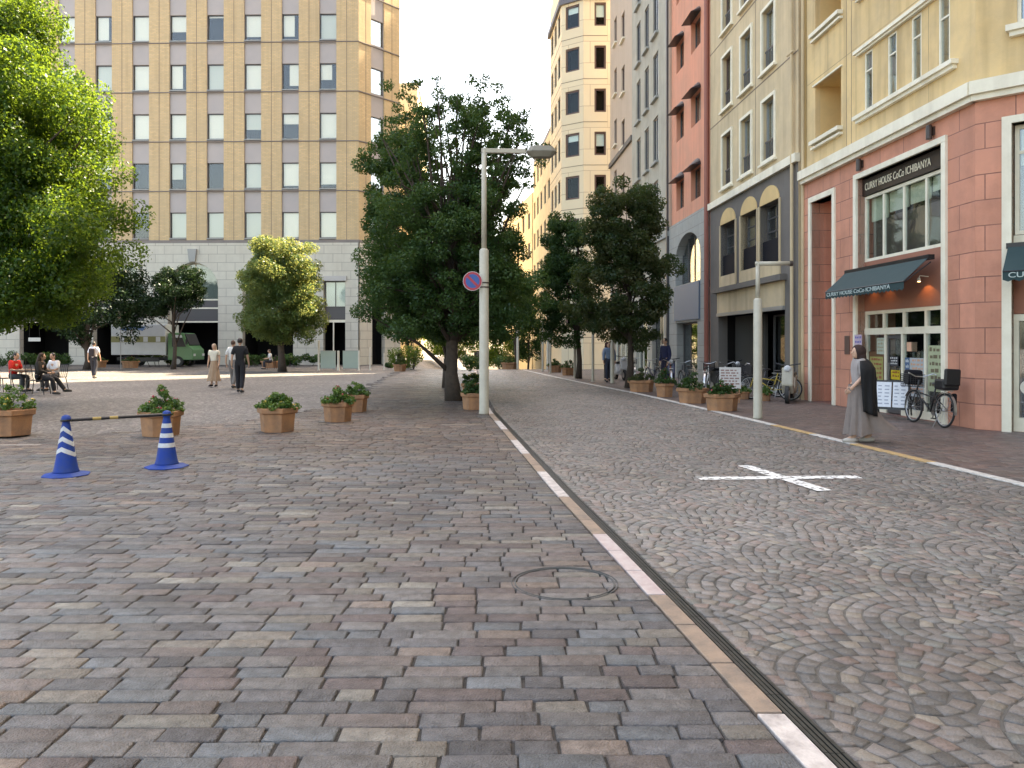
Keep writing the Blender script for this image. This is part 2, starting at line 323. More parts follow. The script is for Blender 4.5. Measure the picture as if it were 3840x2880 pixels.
# road: small setts laid in overlapping fans of concentric rings
quads = []; cols = []; rr = random.Random(9)
palr = [((.20, .178, .165), 24), ((.165, .152, .142), 20), ((.215, .180, .160), 14), ((.15, .145, .14), 12), ((.20, .150, .132), 9), ((.25, .22, .185), 6), ((.115, .108, .102), 9), ((.175, .175, .16), 8)]
pr = [c for c, w in palr for _ in range(w)]
FW, FH = 1.44, .72; FR = .72; ring = .092
def w2(X, Y): # fan lattice to street: slight rotation and wobble
    return (X - .085 * Y + .03 * math.sin(Y * 1.1), Y + .02 * math.sin(X * 2.3))
for j in range(-4, 68):
    cy = j * FH
    for i in range(-5, 10):
        cx = i * FW + (FW / 2 if j % 2 else 0)
        wx, wy = w2(cx, cy)
        if wx < kl(wy) - 1 or wx > kr(wy) + 1: continue
        coarse = 1.0 if cy < 24 else 1.6
        k = 0; rg = ring * coarse
        while k * rg < FR + rg * .6:
            r0 = k * rg if k else .0; r1 = (k + 1) * rg
            rm = (r0 + r1) / 2; n_ = max(5 if k == 0 else 6, int(2 * math.pi * rm / (.098 * coarse))); off = rr.random() * 6.28
            for q in range(n_):
                a0, a1 = off + 2 * math.pi * q / n_, off + 2 * math.pi * (q + 1) / n_; am = (a0 + a1) / 2
                mx_, my_ = cx + rm * math.cos(am), cy + rm * math.sin(am)
                if rm > FR: continue
                if any(math.hypot(mx_ - ax, my_ - ay) < FR - .01 for ax, ay in ((cx - FW / 2, cy - FH), (cx + FW / 2, cy - FH), (cx, cy - 2 * FH))): continue
                if k == 0: P = [(cx + .012 * math.cos(a0), cy + .012 * math.sin(a0)), (cx + r1 * math.cos(a0), cy + r1 * math.sin(a0)), (cx + r1 * math.cos(a1), cy + r1 * math.sin(a1)), (cx + .012 * math.cos(a1), cy + .012 * math.sin(a1))]
                else: P = [(cx + r_ * math.cos(a_), cy + r_ * math.sin(a_)) for r_, a_ in ((r0, a0), (r1, a0), (r1, a1), (r0, a1))]
                P = [w2(*p) for p in P]; sx = sum(p[0] for p in P) / 4; sy = sum(p[1] for p in P) / 4
                if sy < -2 or sy > 46.6 or sx < kl(sy) + .13 or sx > kr(sy) - .03: continue
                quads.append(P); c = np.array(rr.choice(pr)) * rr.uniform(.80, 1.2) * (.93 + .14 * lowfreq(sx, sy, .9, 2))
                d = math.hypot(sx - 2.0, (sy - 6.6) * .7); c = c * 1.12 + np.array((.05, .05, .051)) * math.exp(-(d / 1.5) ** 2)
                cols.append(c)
            k += 1
# one straight course beside the drain closes the fans
y = -2.0
while y < 46.5:
    quads.append([(kl(y) + .095, y), (kl(y) + .175, y), (kl(y + .11) + .175, y + .11), (kl(y + .11) + .095, y + .11)]); cols.append(np.array(rr.choice(pr)) * rr.uniform(.85, 1.15)); y += .11
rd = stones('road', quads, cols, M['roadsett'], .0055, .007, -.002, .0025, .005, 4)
tag(rd, kind='structure')
b = MB()
for i in range(len(ysb) - 1):
    y0, y1 = ysb[i], ysb[i + 1]
    b.quad((kl(y0) + .08, y0, -.009), (kr(y0), y0, -.009), (kr(y1), y1, -.009), (kl(y1) + .08, y1, -.009))
tag(b.build('road', M['bedroad']), kind='structure')

# kerb stones painted in runs, with the slot drain beside them
M['kerbw'] = mat('kerb_white', (.58, .53, .50), .65, (.30, .26, .245), 9, .9, bump=.3, bscale=60)
M['kerbp'] = mat('kerb_pinkish', (.42, .33, .32), .7, (.54, .49, .47), 8, .8, bump=.3, bscale=60)
M['kerbt'] = mat('kerb_tan', (.31, .225, .165), .7, (.17, .135, .11), 5, .95, bump=.3, bscale=60)
kb = MB(); y = -1.36; i = 0
while y < 46:
    y2 = y + .52; grp = ((i - 0) // 3)
    ph = (i // 3) % 2
    near = y < 2.8
    seq = {0: 0, 1: 2}[ph]
    if 4.85 < y + .1 < 6.4: seq = 1
    kb.cur = seq; g_ = .007; zt = .003
    a0, a1 = kl(y + g_), kl(y2 - g_)
    ch = .006
    for (xa0, xb0, z0, xa1_, xb1_, z1) in ():
        pass
    v = [(a0 - .118, y + g_, -.05), (a0, y + g_, -.05), (a1, y2 - g_, -.05), (a1 - .118, y2 - g_, -.05),
         (a0 - .118, y + g_, zt), (a0, y + g_, zt), (a1, y2 - g_, zt), (a1 - .118, y2 - g_, zt)]
    kb.add(v, [(3, 2, 1, 0), (4, 5, 6, 7), (0, 1, 5, 4), (1, 2, 6, 5), (2, 3, 7, 6), (3, 0, 4, 7)])
    y = y2; i += 1
    if y > 20: 
        pass
tag(kb.build('kerb', [M['kerbw'], M['kerbp'], M['kerbt']], bevel=.005), kind='structure')
M['grate'] = mat('drain_metal', (.055, .058, .055), .45, (.03, .03, .03), 20, .7, metal=.5)
dr = MB(); yy = -1.5
while yy < 18:
    st = .5; y2 = yy + st - .004
    for (o0, o1, z) in ((.006, .022, .001), (.029, .045, -.001), (.052, .068, -.001), (.075, .088, .001)):
        a0, a1 = kl(yy), kl(y2)
        dr.add([(a0 + o0, yy, -.03), (a0 + o1, yy, -.03), (a1 + o1, y2, -.03), (a1 + o0, y2, -.03), (a0 + o0, yy, z), (a0 + o1, yy, z), (a1 + o1, y2, z), (a1 + o0, y2, z)],
               [(4, 5, 6, 7), (0, 1, 5, 4), (1, 2, 6, 5), (2, 3, 7, 6), (3, 0, 4, 7)])
    yy += st
dr.cur = 0
tag(dr.build('drain', M['grate']), kind='structure')
# right kerb line, white and ochre runs
M['linew'] = mat('line_white', (.62, .60, .56), .6, (.30, .28, .26), 12, .8)
M['liney'] = mat('line_ochre', (.50, .32, .13), .65, (.30, .22, .15), 10, .8)
kb = MB(); y = -2.0
runs = [(-2, 8.7, 0), (8.7, 10.3, 0), (10.3, 12.2, 1), (12.2, 13.5, 0), (13.5, 15.0, 1), (15.0, 17.2, 0), (17.2, 18.6, 0), (18.6, 46, 0)]
for (a, b_, c) in runs:
    y = a
    while y < b_ - .01:
        y2 = min(b_, y + .6); kb.cur = c
        w = .145
        v = []
        for z in (-.05, .006):
            v += [(kr(y), y + .004, z), (kr(y) + w, y + .004, z), (kr(y2) + w, y2 - .004, z), (kr(y2), y2 - .004, z)]
        kb.add(v, [(3, 2, 1, 0), (4, 5, 6, 7), (0, 1, 5, 4), (1, 2, 6, 5), (2, 3, 7, 6), (3, 0, 4, 7)]); y = y2
tag(kb.build('kerb', [M['linew'], M['liney']], bevel=.004), kind='structure')
# right pavement: brown brick tiles, geometry near, running along the street
M['tile'] = mat('brown_tile', (.2, .2, .2), .45, (.7, .68, .66), 18, .7, bump=.4, bscale=80, attr='tint', stain=(.6, .5))
quads = []; cols = []; rr = random.Random(12); y = -1.0
while y < 46.5:
    h = .105 * (1 if y < 25 else 2); x = kr(y) + .155; xe = 9.6 - .0476 * y + (8 if y < 14 else 0); s = rr.uniform(-.1, 0)
    x += s
    while x < xe:
        w = .215 * (1 if y < 25 else 2)
        if x + w > kr(y + h) + .155:
            x_ = max(x, kr(y) + .15)
            quads.append([(x_, y), (x + w, y), (x + w, y + h), (max(x, kr(y + h) + .15), y + h)])
            c = np.array(rr.choice([(.135, .095, .085), (.115, .085, .078), (.16, .11, .095), (.10, .08, .078), (.15, .12, .105)])) * rr.uniform(.85, 1.15) * (1 + .15 * lowfreq(x, y, .7, 5))
            cols.append(c)
        x += w
    y += h
sw = stones('sidewalk', quads, cols, M['tile'], .003, .003, .0, .0012, .001, 6)
tag(sw, kind='structure')
b = MB()
for i in range(len(ysb) - 1):
    y0, y1 = ysb[i], ysb[i + 1]
    b.quad((kr(y0) + .1, y0, -.008), (19, y0, -.008), (19, y1, -.008), (kr(y1) + .1, y1, -.008))
tag(b.build('sidewalk', M['bed']), kind='structure')

# manhole ring flush in the paving (infill of the same setts)
M['ring'] = mat('manhole_ring', (.085, .09, .09), .6, metal=.2)
mh = MB(); n = 64
for (r0, r1, z) in ((.325, .333, .0068), (.350, .355, .0062)):
    for k in range(n):
        a0, a1 = 2 * math.pi * k / n, 2 * math.pi * (k + 1) / n
        vs = [(r * math.cos(a), r * math.sin(a), zz) for zz in (-.02, z) for (r, a) in ((r0, a0), (r1, a0), (r1, a1), (r0, a1))]
        mh.add(vs, [(4, 5, 6, 7), (0, 1, 5, 4), (1, 2, 6, 5), (2, 3, 7, 6), (3, 0, 4, 7)])
tag(mh.build('manhole_cover', M['ring'], loc=(.35, 5.12, 0)), 'thin dark double ring of a round access cover set in the brick paving', 'manhole cover')

# worn white cross painted on the road
def paint_mat():
    m = bpy.data.materials.new('worn_road_paint'); m.use_nodes = True; nt = m.node_tree; N = nt.nodes.new; L = nt.links.new
    p = nt.nodes['Principled BSDF']; p.inputs['Base Color'].default_value = (.82, .82, .80, 1); p.inputs['Roughness'].default_value = .6
    tc = N('ShaderNodeTexCoord'); n = N('ShaderNodeTexNoise'); n.inputs['Scale'].default_value = 14; n.inputs['Detail'].default_value = 5; L(tc.outputs['Object'], n.inputs[0])
    r = N('ShaderNodeMapRange'); L(n.outputs[0], r.inputs[0]); r.inputs[1].default_value = .40; r.inputs[2].default_value = .47; L(r.outputs[0], p.inputs['Alpha'])
    return m
M['paint'] = paint_mat()
cm = MB()
def stripe(m, p, q, w, z=.0045):
    p, q = Vector(p), Vector(q); d = (q - p).normalized(); nrm = Vector((-d.y, d.x)) * w / 2
    n = 24
    for i in range(n):
        a = p.lerp(q, i / n); b2 = p.lerp(q, (i + 1) / n)
        m.quad((a.x - nrm.x, a.y - nrm.y, z), (b2.x - nrm.x, b2.y - nrm.y, z), (b2.x + nrm.x, b2.y + nrm.y, z), (a.x + nrm.x, a.y + nrm.y, z))
stripe(cm, (2.20, 9.06), (4.14, 9.16), .19)
stripe(cm, (3.02, 10.0), (3.38, 8.30), .18, .0062)
tag(cm.build('road_marking', M['paint']), kind='structure')

M['edging'] = mat('edging_stone', (.30, .28, .25), .7, (.20, .18, .16), 6, .7, bump=.3)
eb = MB(); x = -17.0
while x < -7.7: eb.box(x + .004, x + .596, 12.02, 12.10, -.04, .004); x += .6
tag(eb.build('kerb', M['edging'], bevel=.004), kind='structure')
# ------------------------------------------------------------------ building kit
class Face:
    """a wall plane in a building's own frame: x along the wall, y outwards, z up"""
    def __init__(s, parent, loc=(0, 0), rot=0.0): s.p = parent; s.l = loc; s.r = rot; s.c = math.cos(rot); s.s = math.sin(rot)
    def pt(s, x, y=0, z=0): return (s.l[0] + s.c * x - s.s * y, s.l[1] + s.s * x + s.c * y, z)
    def add(s, mb, name, mats, **k): return mb.build(name, mats, s.p, (s.l[0], s.l[1], 0), (0, 0, s.r), **k)
    def wall(s, name, m, x0, x1, z0, z1, holes=(), y=0., depth=.25, back=.6, backmat=None, arches=()):
        mb = MB(); hs = list(holes)
        xs = sorted({x0, x1} | {v for h in hs for v in (h[0], h[1])}); zs = sorted({z0, z1} | {v for h in hs for v in (h[2], h[3])})
        xs = [v for v in xs if x0 <= v <= x1]; zs = [v for v in zs if z0 <= v <= z1]
        for i in range(len(xs) - 1):
            j = 0
            while j < len(zs) - 1:
                def inh(j):
                    cx = (xs[i] + xs[i + 1]) / 2; cz = (zs[j] + zs[j + 1]) / 2
                    return any(h[0] < cx < h[1] and h[2] < cz < h[3] for h in hs)
                if inh(j): j += 1; continue
                k = j
                while k < len(zs) - 1 and not inh(k): k += 1
                mb.quad((xs[i + 1], y, zs[j]), (xs[i], y, zs[j]), (xs[i], y, zs[k]), (xs[i + 1], y, zs[k])); j = k
        for (a, b, c, d) in hs:
            e = y - depth
            mb.cur = 0
            mb.quad((a, y, c), (a, e, c), (a, e, d), (a, y, d)); mb.quad((b, e, c), (b, y, c), (b, y, d), (b, e, d))
            mb.quad((a, y, d), (a, e, d), (b, e, d), (b, y, d)); mb.quad((a, e, c), (a, y, c), (b, y, c), (b, e, c))
            if back:
                f = e - back; mb.cur = 1
                mb.quad((a, e, c), (a, f, c), (a, f, d), (a, e, d)); mb.quad((b, f, c), (b, e, c), (b, e, d), (b, f, d))
                mb.quad((a, e, d), (a, f, d), (b, f, d), (b, e, d)); mb.quad((a, f, c), (a, e, c), (b, e, c), (b, f, c))
                mb.quad((b, f, c), (a, f, c), (a, f, d), (b, f, d))
        mb.cur = 0
        for (a, b, zs_, zt) in arches:      # spandrels that round off the top of a hole
            n = 12; cx = (a + b) / 2; r = (b - a) / 2; hh = zt - zs_
            arc = [(cx - r * math.cos(math.pi * i / n), zs_ + hh * math.sin(math.pi * i / n)) for i in range(n + 1)]
            h1 = n // 2
            for pts, corner in ((arc[:h1 + 1], (a, zt)), (arc[h1:], (b, zt))):
                for i in range(len(pts) - 1):
                    p, q = pts[i], pts[i + 1]
                    mb.add([(corner[0], y, corner[1]), (p[0], y, p[1]), (q[0], y, q[1])], [(0, 1, 2)])
                    mb.quad((p[0], y, p[1]), (p[0], y - depth, p[1]), (q[0], y - depth, q[1]), (q[0], y, q[1]))
        return s.add(mb, name, [m, backmat or M['dark']])
    def box(s, name, m, *b, **k): return s.add(bx(*b), name, m, **k)
    def window(s, x0, x1, z0, z1, fm, fw=.06, mull=(), trans=(), blind=0, glass=None, y=-.2, bm=None, surround=None, sill=None, sw=.1, rail=False, bl_side=0, name='window'):
        w, h = round(x1 - x0, 3), round(z1 - z0, 3)
        key = ('w', w, h, fm.name, fw, tuple(mull), tuple(trans))
        if key not in CACHE:
            mb = MB().box(0, fw, 0, .06, 0, h).box(w - fw, w, 0, .06, 0, h).box(fw, w - fw, 0, .06, 0, fw).box(fw, w - fw, 0, .06, h - fw, h)
            for t in mull: mb.box(w * t - fw * .45, w * t + fw * .45, .004, .055, fw, h - fw)
            for t in trans: mb.box(fw, w - fw, .008, .05, h * t - fw * .4, h * t + fw * .4)
            CACHE[key] = mb.mesh('window', fm)
            CACHE[key + ('p',)] = MB().box(fw, w - fw, .022, .03, fw, h - fw).mesh('pane', M['glass'])
        o = put(name, CACHE[key], s.p, s.pt(x0, y, z0), (0, 0, s.r))
        pm = CACHE[key + ('p',)]
        if glass:
            k2 = key + ('p', glass.name)
            if k2 not in CACHE: CACHE[k2] = MB().box(fw, w - fw, .022, .03, fw, h - fw).mesh('pane', glass)
            pm = CACHE[k2]
        put('pane', pm, o)
        if blind:
            bh = (h - 2 * fw) * blind; kb = key + ('b', round(bh, 2), (bm or M['blind']).name, bl_side)
            if kb not in CACHE:
                bw = (w - 2 * fw); a, b = (fw + .01, w - fw - .01)
                if bl_side > 0: b = fw + bw * bl_side
                if bl_side < 0: a = w - fw + bw * bl_side
                CACHE[kb] = MB().box(a, b, -.08, -.07, h - fw - bh, h - fw).mesh('blind', bm or M['blind'])
            put('blind', CACHE[kb], o)
        if surround:
            e = -y
            mb = MB().box(-sw, 0, e - .02, e + .05, -sw, h + sw).box(w, w + sw, e - .02, e + .05, -sw, h + sw).box(0, w, e - .02, e + .05, h, h + sw)
            mb.box(0, w, e - .02, e + .05, -sw, 0)
            if sill: mb.box(-sw - .06, w + sw + .06, e - .02, e + .12, -sw - .07, -sw)
            mb.build('surround', surround, o)
        if rail:
            mb = MB().box(fw, w - fw, .1, .13, h * .30, h * .33)
            n = max(3, int(w / .13))
            for i in range(n): 
                xx = fw + (w - 2 * fw) * (i + .5) / n; mb.box(xx - .012, xx + .012, .105, .125, 0.02, h * .30)
            mb.build('railing', M['frame_dark'], o)
        return o
CACHE = {}
M['course'] = mat('course_grey', (.24, .21, .19), .8, (.18, .16, .15), 1, .5)
def shell(f, x0, x1, z1, depth, m, y0=-.0, roof=None):
    """side walls, back and roof behind a street wall"""
    mb = MB(); d = -depth
    mb.quad((x0, y0, 0), (x0, d, 0), (x0, d, z1), (x0, y0, z1)); mb.quad((x1, d, 0), (x1, y0, 0), (x1, y0, z1), (x1, d, z1))
    mb.quad((x0, d, 0), (x1, d, 0), (x1, d, z1), (x0, d, z1)); mb.quad((x0, y0, z1), (x1, y0, z1), (x1, d, z1), (x0, d, z1))
    return f.add(mb, 'side_wall', m)
def text(body, size, m, parent, loc, rot, name='lettering', extrude=.004, align='LEFT', bold=0., sx=1.):
    c = bpy.data.curves.new(name, 'FONT'); c.body = body; c.size = size; c.extrude = extrude; c.align_x = align; c.offset = bold
    c.materials.append(m); t = put('tmp', c); dg = bpy.context.evaluated_depsgraph_get(); me = bpy.data.meshes.new_from_object(t.evaluated_get(dg))
    bpy.data.objects.remove(t); o = put(name, me, parent, loc, rot); o.scale = (sx, 1, 1); return o

# ------------------------------------------------------------------ large ochre office building across the square
LB = empty('office_building', (-11.1, 55.6, 0), R(178.5), 'large ochre brick office building with cream arched ground floor facing the square', 'building')
LH = 30.0
F0 = Face(LB); cols_u = [2.25 + 2.75 * k for k in range(11)]; ww = 1.25
vh = [(u - ww / 2, u + ww / 2, 9.05, LH - .5) for u in cols_u]
F0.wall('brick_wall', M['ochre'], -.0, 34, 9.0, LH, vh, 0, .12, back=0)
sills = [9.25 + 3.6 * k for k in range(6)]
wh = [(u - ww / 2 + .0, u + ww / 2 - .0, z, z + 1.88) for u in cols_u for z in sills if z + 1.9 < LH - .5]
F0.wall('spandrel', M['spandrel'], .5, 33, 9.05, LH - .5, wh, -.12, .14, back=.7)
rb = random.Random(21)
special = {(5, 1): 0, (4, 1): .62, (3, 1): 0, (2, 1): .97, (1, 1): .9, (5, 0): 0, (4, 2): .93, (2, 2): .62, (1, 2): .4, (3, 4): .06, (6, 1): .5}
for i, u in enumerate(cols_u):
    for k, z in enumerate(sills):
        if z + 1.9 > LH - .5: continue
        bl = special.get((i, k), rb.choice((1, 1, 1, .97, .93, .85, .62)))
        w_ = F0.window(u - ww / 2, u + ww / 2, z, z + 1.88, M['frame_dark'], .05, blind=bl, y=-.26, bm=rb.choice((M['blind'], M['blind'], M['blind2'])), bl_side=rb.choice((0, 0, 0, .62, -.7)) if bl < .97 else 0, glass=M['glasslb'])
        if ('lbsill',) not in CACHE: CACHE[('lbsill',)] = MB().box(.01, ww - .01, .14, .29, -.10, -.02).mesh('sill', M['greymetal'])
        put('sill', CACHE[('lbsill',)], w_)
mb = MB()
for z in sills: mb.box(-.03, 34, 0, .04, z - .22, z - .17)
mb.box(-.05, 34, 0, .10, 8.86, 9.02)
F0.add(mb, 'string_course', M['course'])
mb = MB()
for z in sills: mb.box(-.02, 34, .0, .012, z - .245, z - .22)
for u in cols_u: mb.box(u + 1.375 - .02, u + 1.375 + .02, 0, .006, 9.05, LH)
mb.box(.85, .89, 0, .006, 9.05, LH)
F0.add(mb, 'joint', M['joint'])
# cream ground floor
arch = [6.6, 12.1, 17.6, 23.1, 28.6]; AR = 1.85
holes = [(u - AR, u + AR, 0, 7.45) for u in arch] + [(.95, 2.55, 0, 6.1)]
F0.wall('stone_wall', M['stone_cream'], -.0, 34, 0, 8.86, holes, .10, .5, back=2.5, arches=[(u - AR, u + AR, 5.6, 7.45) for u in arch])
for u in arch:
    mb = MB()
    for z in (3.1, 4.1, 4.72): mb.box(u - AR, u + AR, -.45, -.36, z, z + .11)
    mb.box(u - .03, u + .03, -.42, -.38, 4.8, 7.4); mb.box(u - AR, u - AR + .06, -.42, -.36, 3.2, 5.6); mb.box(u + AR - .06, u + AR, -.42, -.36, 3.2, 5.6)
    n = 20
    for i in range(n):
        a0, a1 = math.pi * i / n, math.pi * (i + 1) / n
        for r0, r1 in ((AR - .08, AR),):
            mb.quad((u - r0 * math.cos(a0), -.36, 5.6 + r0 * math.sin(a0)), (u - r1 * math.cos(a0), -.36, 5.6 + r1 * math.sin(a0)), (u - r1 * math.cos(a1), -.36, 5.6 + r1 * math.sin(a1)), (u - r0 * math.cos(a1), -.36, 5.6 + r0 * math.sin(a1)))
    w_ = F0.add(mb, 'arched_window', M['cream_trim'])
    F0.box('tmp', M['glass'], u - AR, u + AR, -.41, -.40, 4.83, 7.45).name = 'pane'
    pb = MB().box(u - AR, u + AR, -.6, -.58, 4.0, 7.4); F0.add(pb, 'blind', mat('arch_blind', (.26, .27, .24), .8))
    pb = MB().box(u - AR, u + AR, -.43, -.40, 3.2, 4.1).box(u - AR, u + AR, -.43, -.40, 4.2, 4.72); F0.add(pb, 'panel', M['frame_dark'])
    kb = MB().prism([(u - .22, 7.5), (u + .22, 7.5), (u + .33, 8.42), (u - .33, 8.42)], 'y', .09, .28); F0.add(kb, 'keystone', M['greymetal'])
mb = MB().box(.85, 2.65, .10, .22, 6.1, 6.45); F0.add(mb, 'lintel', M['stone_band'])
F0.window(.98, 2.52, 4.2, 6.08, M['frame_dark'], .06, mull=(.5,), blind=1, y=-.3)
F0.box('panel', M['frame_dark'], .98, 2.52, -.32, -.28, 3.35, 4.2)
F0.add(MB().box(.98, 2.52, -.3, -.2, 3.1, 3.3).box(1.85, 1.93, -.3, -.2, 0, 3.1), 'door_frame', M['cream_trim'])
# chamfered corner
rzc = R(-131.3) - R(178.5)
cL = LB.matrix_basis.copy() if False else None
def to_local(e, X, Y):
    a = -e.rotation_euler.z; dx, dy = X - e.location.x, Y - e.location.y
    return (dx * math.cos(a) - dy * math.sin(a), dx * math.sin(a) + dy * math.cos(a))
F1 = Face(LB, to_local(LB, -8.56, 58.49), rzc)
uc = 2.1; w1 = 1.25
F1.wall('brick_wall', M['ochre'], 0, 3.85, 9.0, LH, [(uc - w1 / 2, uc + w1 / 2, 9.05, LH - .5)], 0, .12, back=0)
F1.wall('spandrel', M['spandrel'], uc - .9, uc + .9, 9.05, LH - .5, [(uc - w1 / 2, uc + w1 / 2, z, z + 1.88) for z in sills if z + 1.9 < LH - .5], -.12, .14, back=.5)
for z in sills:
    if z + 1.9 < LH - .5: F1.window(uc - w1 / 2, uc + w1 / 2, z, z + 1.88, M['frame_dark'], .05, blind=1, y=-.26)
mb = MB()
for z in sills: mb.box(0, 3.85, 0, .05, z - .24, z - .17)
mb.box(0, 3.85, 0, .1, 8.86, 9.02); F1.add(mb, 'string_course', M['course'])
mb = MB()
for z in sills: mb.box(0, 3.85, 0, .02, z - .275, z - .24)
for u in (.75, 3.2): mb.box(u - .02, u + .02, 0, .006, 9.05, LH)
F1.add(mb, 'joint', M['joint'])
F1.wall('stone_wall', M['stone_cream'], 0, 3.85, 0, 8.86, [(1.5, 2.7, 0, 5.8)], .1, .4)
# sides, back, roof
pts = [to_local(LB, *p) for p in ((-8.56, 58.49), (-11.2, 73))]
bk = MB(); P = [pts[0], pts[1], (34, -17), (34, 0)]
for i in range(3):
    a, b_ = P[i], P[i + 1]; bk.quad((a[0], a[1], 0), (b_[0], b_[1], 0), (b_[0], b_[1], LH), (a[0], a[1], LH))
bk.add([(0, 0, LH), *[(p[0], p[1], LH) for p in P]], [(0, 1, 2, 3, 4)])
bk.build('side_wall', M['ochre'], LB)

# ------------------------------------------------------------------ the row of town houses along the street
RZ = R(90) + math.atan(.0476)
def row(name, s, label, cat='building'): return empty(name, (9.25 - .0476 * s, s, 0), RZ, label, cat)
# A: pink stone shop house with yellow upper floors, chamfered corner
A = row('shop_building', 14.2, 'corner building with pink stone shop floor and yellow rendered upper floors', 'building')
FA = Face(A); AL = 7.3; AH = 40
FA.wall('stone_wall', M['pink'], 0, 7.45, 0, 6.05, [(.98, 4.38, 0, 5.55), (5.66, 6.93, 0, 5.45)], 0, .95, back=0)
bwin = [(3.97, 3.62), (2.9, 2.55), (2.0, 1.65), (1.05, .70)]
wins = [(3.75, 4.12), (2.72, 3.09), (1.78, 2.15), (.82, 1.19)]
hol = []
for k in range(4):
    zb = 7.1 + 2.93 * k
    hol += [(a, b_, zb, zb + 1.4) for a, b_ in wins] + [(5.3, 6.78, zb - .0, zb + 1.5)]
FA.wall('rendered_wall', M['yellow'], 0, 7.3, 6.3, AH, hol, -.03, .14, back=1.1, backmat=M['yellowin'])
for k in range(4):
    zb = 7.1 + 2.93 * k
    for i, (a, b_) in enumerate(wins):
        FA.window(a, b_, zb, zb + 1.4, M['cream_trim'], .045, trans=(.68,), blind=.97, bm=mat('blind_grey%d%d' % (k, i), (.32, .32, .28), .8) if k == 0 else M['blindcream'], y=-.10)
        if k > 1: break
    mb = MB()
    mb.box(.55, 4.45, -.03, .10, zb + 1.47, zb + 1.55).box(.6, 4.4, -.03, .05, zb + 1.42, zb + 1.47)
    mb.box(.55, 4.45, -.03, .12, zb - .12, zb - .03).box(.6, 4.4, -.03, .06, zb - .2, zb - .12)
    FA.add(mb, 'moulding', M['cream_trim'])
    mb = MB().box(5.2, 6.88, -.03, .12, zb - .1, zb).box(5.2, 6.88, -.03, .07, zb - .22, zb - .16)
    FA.add(mb, 'balcony_trim', M['cream_trim']); FA.add(MB().box(5.22, 6.86, -.03, .02, zb + 1.5, zb + 1.54), 'lintel', M['cream_trim'])
    FA.box('balcony_door', M['frame_brown'], 5.35, 5.98, -1.22, -1.18, zb, zb + 1.4)
mb = MB()
for x in (5.0, 4.75): mb.box(x, x + .012, -.03, -.024, 6.5, AH)
FA.add(mb, 'joint', M['joint'])
# cornice in two steps, mitred round the corner
ang = R(137.9) - RZ
FB = Face(A, to_local(A, 11.53, 11.52), ang)
for f_, a0, a1 in ((FA, -.06, 7.42), (FB, -.0, 4.06)):
    mb = MB().box(a0, a1, -.1, .20, 6.16, 6.40).box(a0 + .02, a1 - .02, -.1, .13, 6.05, 6.16); f_.add(mb, 'cornice', M['cream_trim'])
# rectangular portal
mb = MB().box(5.52, 5.66, -.35, .05, 0, 5.45).box(6.93, 7.07, -.35, .05, 0, 5.45).box(5.52, 7.07, -.35, .05, 5.45, 5.60)
FA.add(mb, 'portal_frame', M['cream_trim'], bevel=.008)
FA.add(MB().box(5.66, 6.93, -1.0, -.95, 0, 5.45), 'portal_back_wall', M['pink'])
FA.add(MB().box(5.85, 6.15, -.95, -.93, 1.35, 1.42).box(6.35, 6.75, -.95, -.93, 1.35, 1.42), 'plaque', M['cream_trim'])
# shop front
mb = MB().box(.84, .98, -.3, .06, 0, 5.55).box(4.38, 4.52, -.3, .06, 0, 5.55).box(.84, 4.52, -.3, .06, 5.55, 5.68)
FA.add(mb, 'shopfront_frame', M['cream_trim'], bevel=.008)
sgn = FA.box('sign', mat('sign_board', (.022, .014, .011), .4), 1.0, 4.36, -.2, -.1, 5.14, 5.53)
M['letter'] = mat('letter_cream', (.72, .66, .50), .5)
text('CURRY HOUSE CoCo ICHIBANYA', .24, M['letter'], sgn, (4.22, -.09, 5.25), (R(90), 0, R(180)), sx=.74)
FA.window(1.0, 4.36, 3.55, 5.12, M['cream_trim'], .07, mull=(.25, .5, .75), y=-.22, glass=M['glassshop'])
bl = MB(); xs_ = [1.03, 1.85, 2.68, 3.52, 4.33]
for i, h_ in enumerate((.30, .42, .45, .55)): bl.box(xs_[i] + .03, xs_[i + 1] - .03, -.32, -.30, 5.06 - h_, 5.06)
FA.add(bl, 'blind', M['blindcream'])
FA.box('window_film', mat('window_film', (.13, .09, .07), .55), 1.05, 4.31, -.36, -.34, 3.6, 4.55)
FA.box('back_wall', M['dark'], .98, 4.38, -.95, -.93, 0, 5.55)
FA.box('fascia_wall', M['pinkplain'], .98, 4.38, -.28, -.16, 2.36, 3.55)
# transom row and door wall
mb = MB().box(1.0, 4.36, -.25, -.17, 2.28, 2.36).box(1.0, 4.36, -.25, -.15, 1.80, 1.95)
for x in (1.0, 1.83, 2.66, 3.49, 4.28): mb.box(x, x + .08, -.248, -.172, 1.95, 2.28)
for x in (1.0, 1.85, 2.72, 3.42, 4.28): mb.box(x, x + .075, -.248, -.168, 0.0, 1.80)
mb.box(3.5, 4.28, -.246, -.17, 0, .16).box(1.08, 2.72, -.246, -.17, 0, .16)
FA.add(mb, 'window_frame', M['cream_trim'])
FA.box('pane', M['glassshop'], 1.05, 4.3, -.215, -.207, 1.96, 2.27)
FA.box('pane', M['glassshop'], 1.08, 2.72, -.215, -.207, .17, 1.79)
FA.box('pane', M['glassshop'], 3.5, 4.28, -.215, -.207, .17, 1.79)
dr_ = FA.add(MB().box(2.80, 2.86, -.24, -.2, .02, 1.78).box(3.36, 3.42, -.24, -.2, .02, 1.78).box(2.86, 3.36, -.24, -.2, 1.70, 1.78).box(2.86, 3.36, -.24, -.2, .02, .10), 'door', M['frame_dark'])
FA.box('pane', M['glassshop'], 2.86, 3.36, -.225, -.218, .1, 1.7).parent = A
FA.box('handle', M['steel'], 3.30, 3.33, -.20, -.17, .7, 1.15)
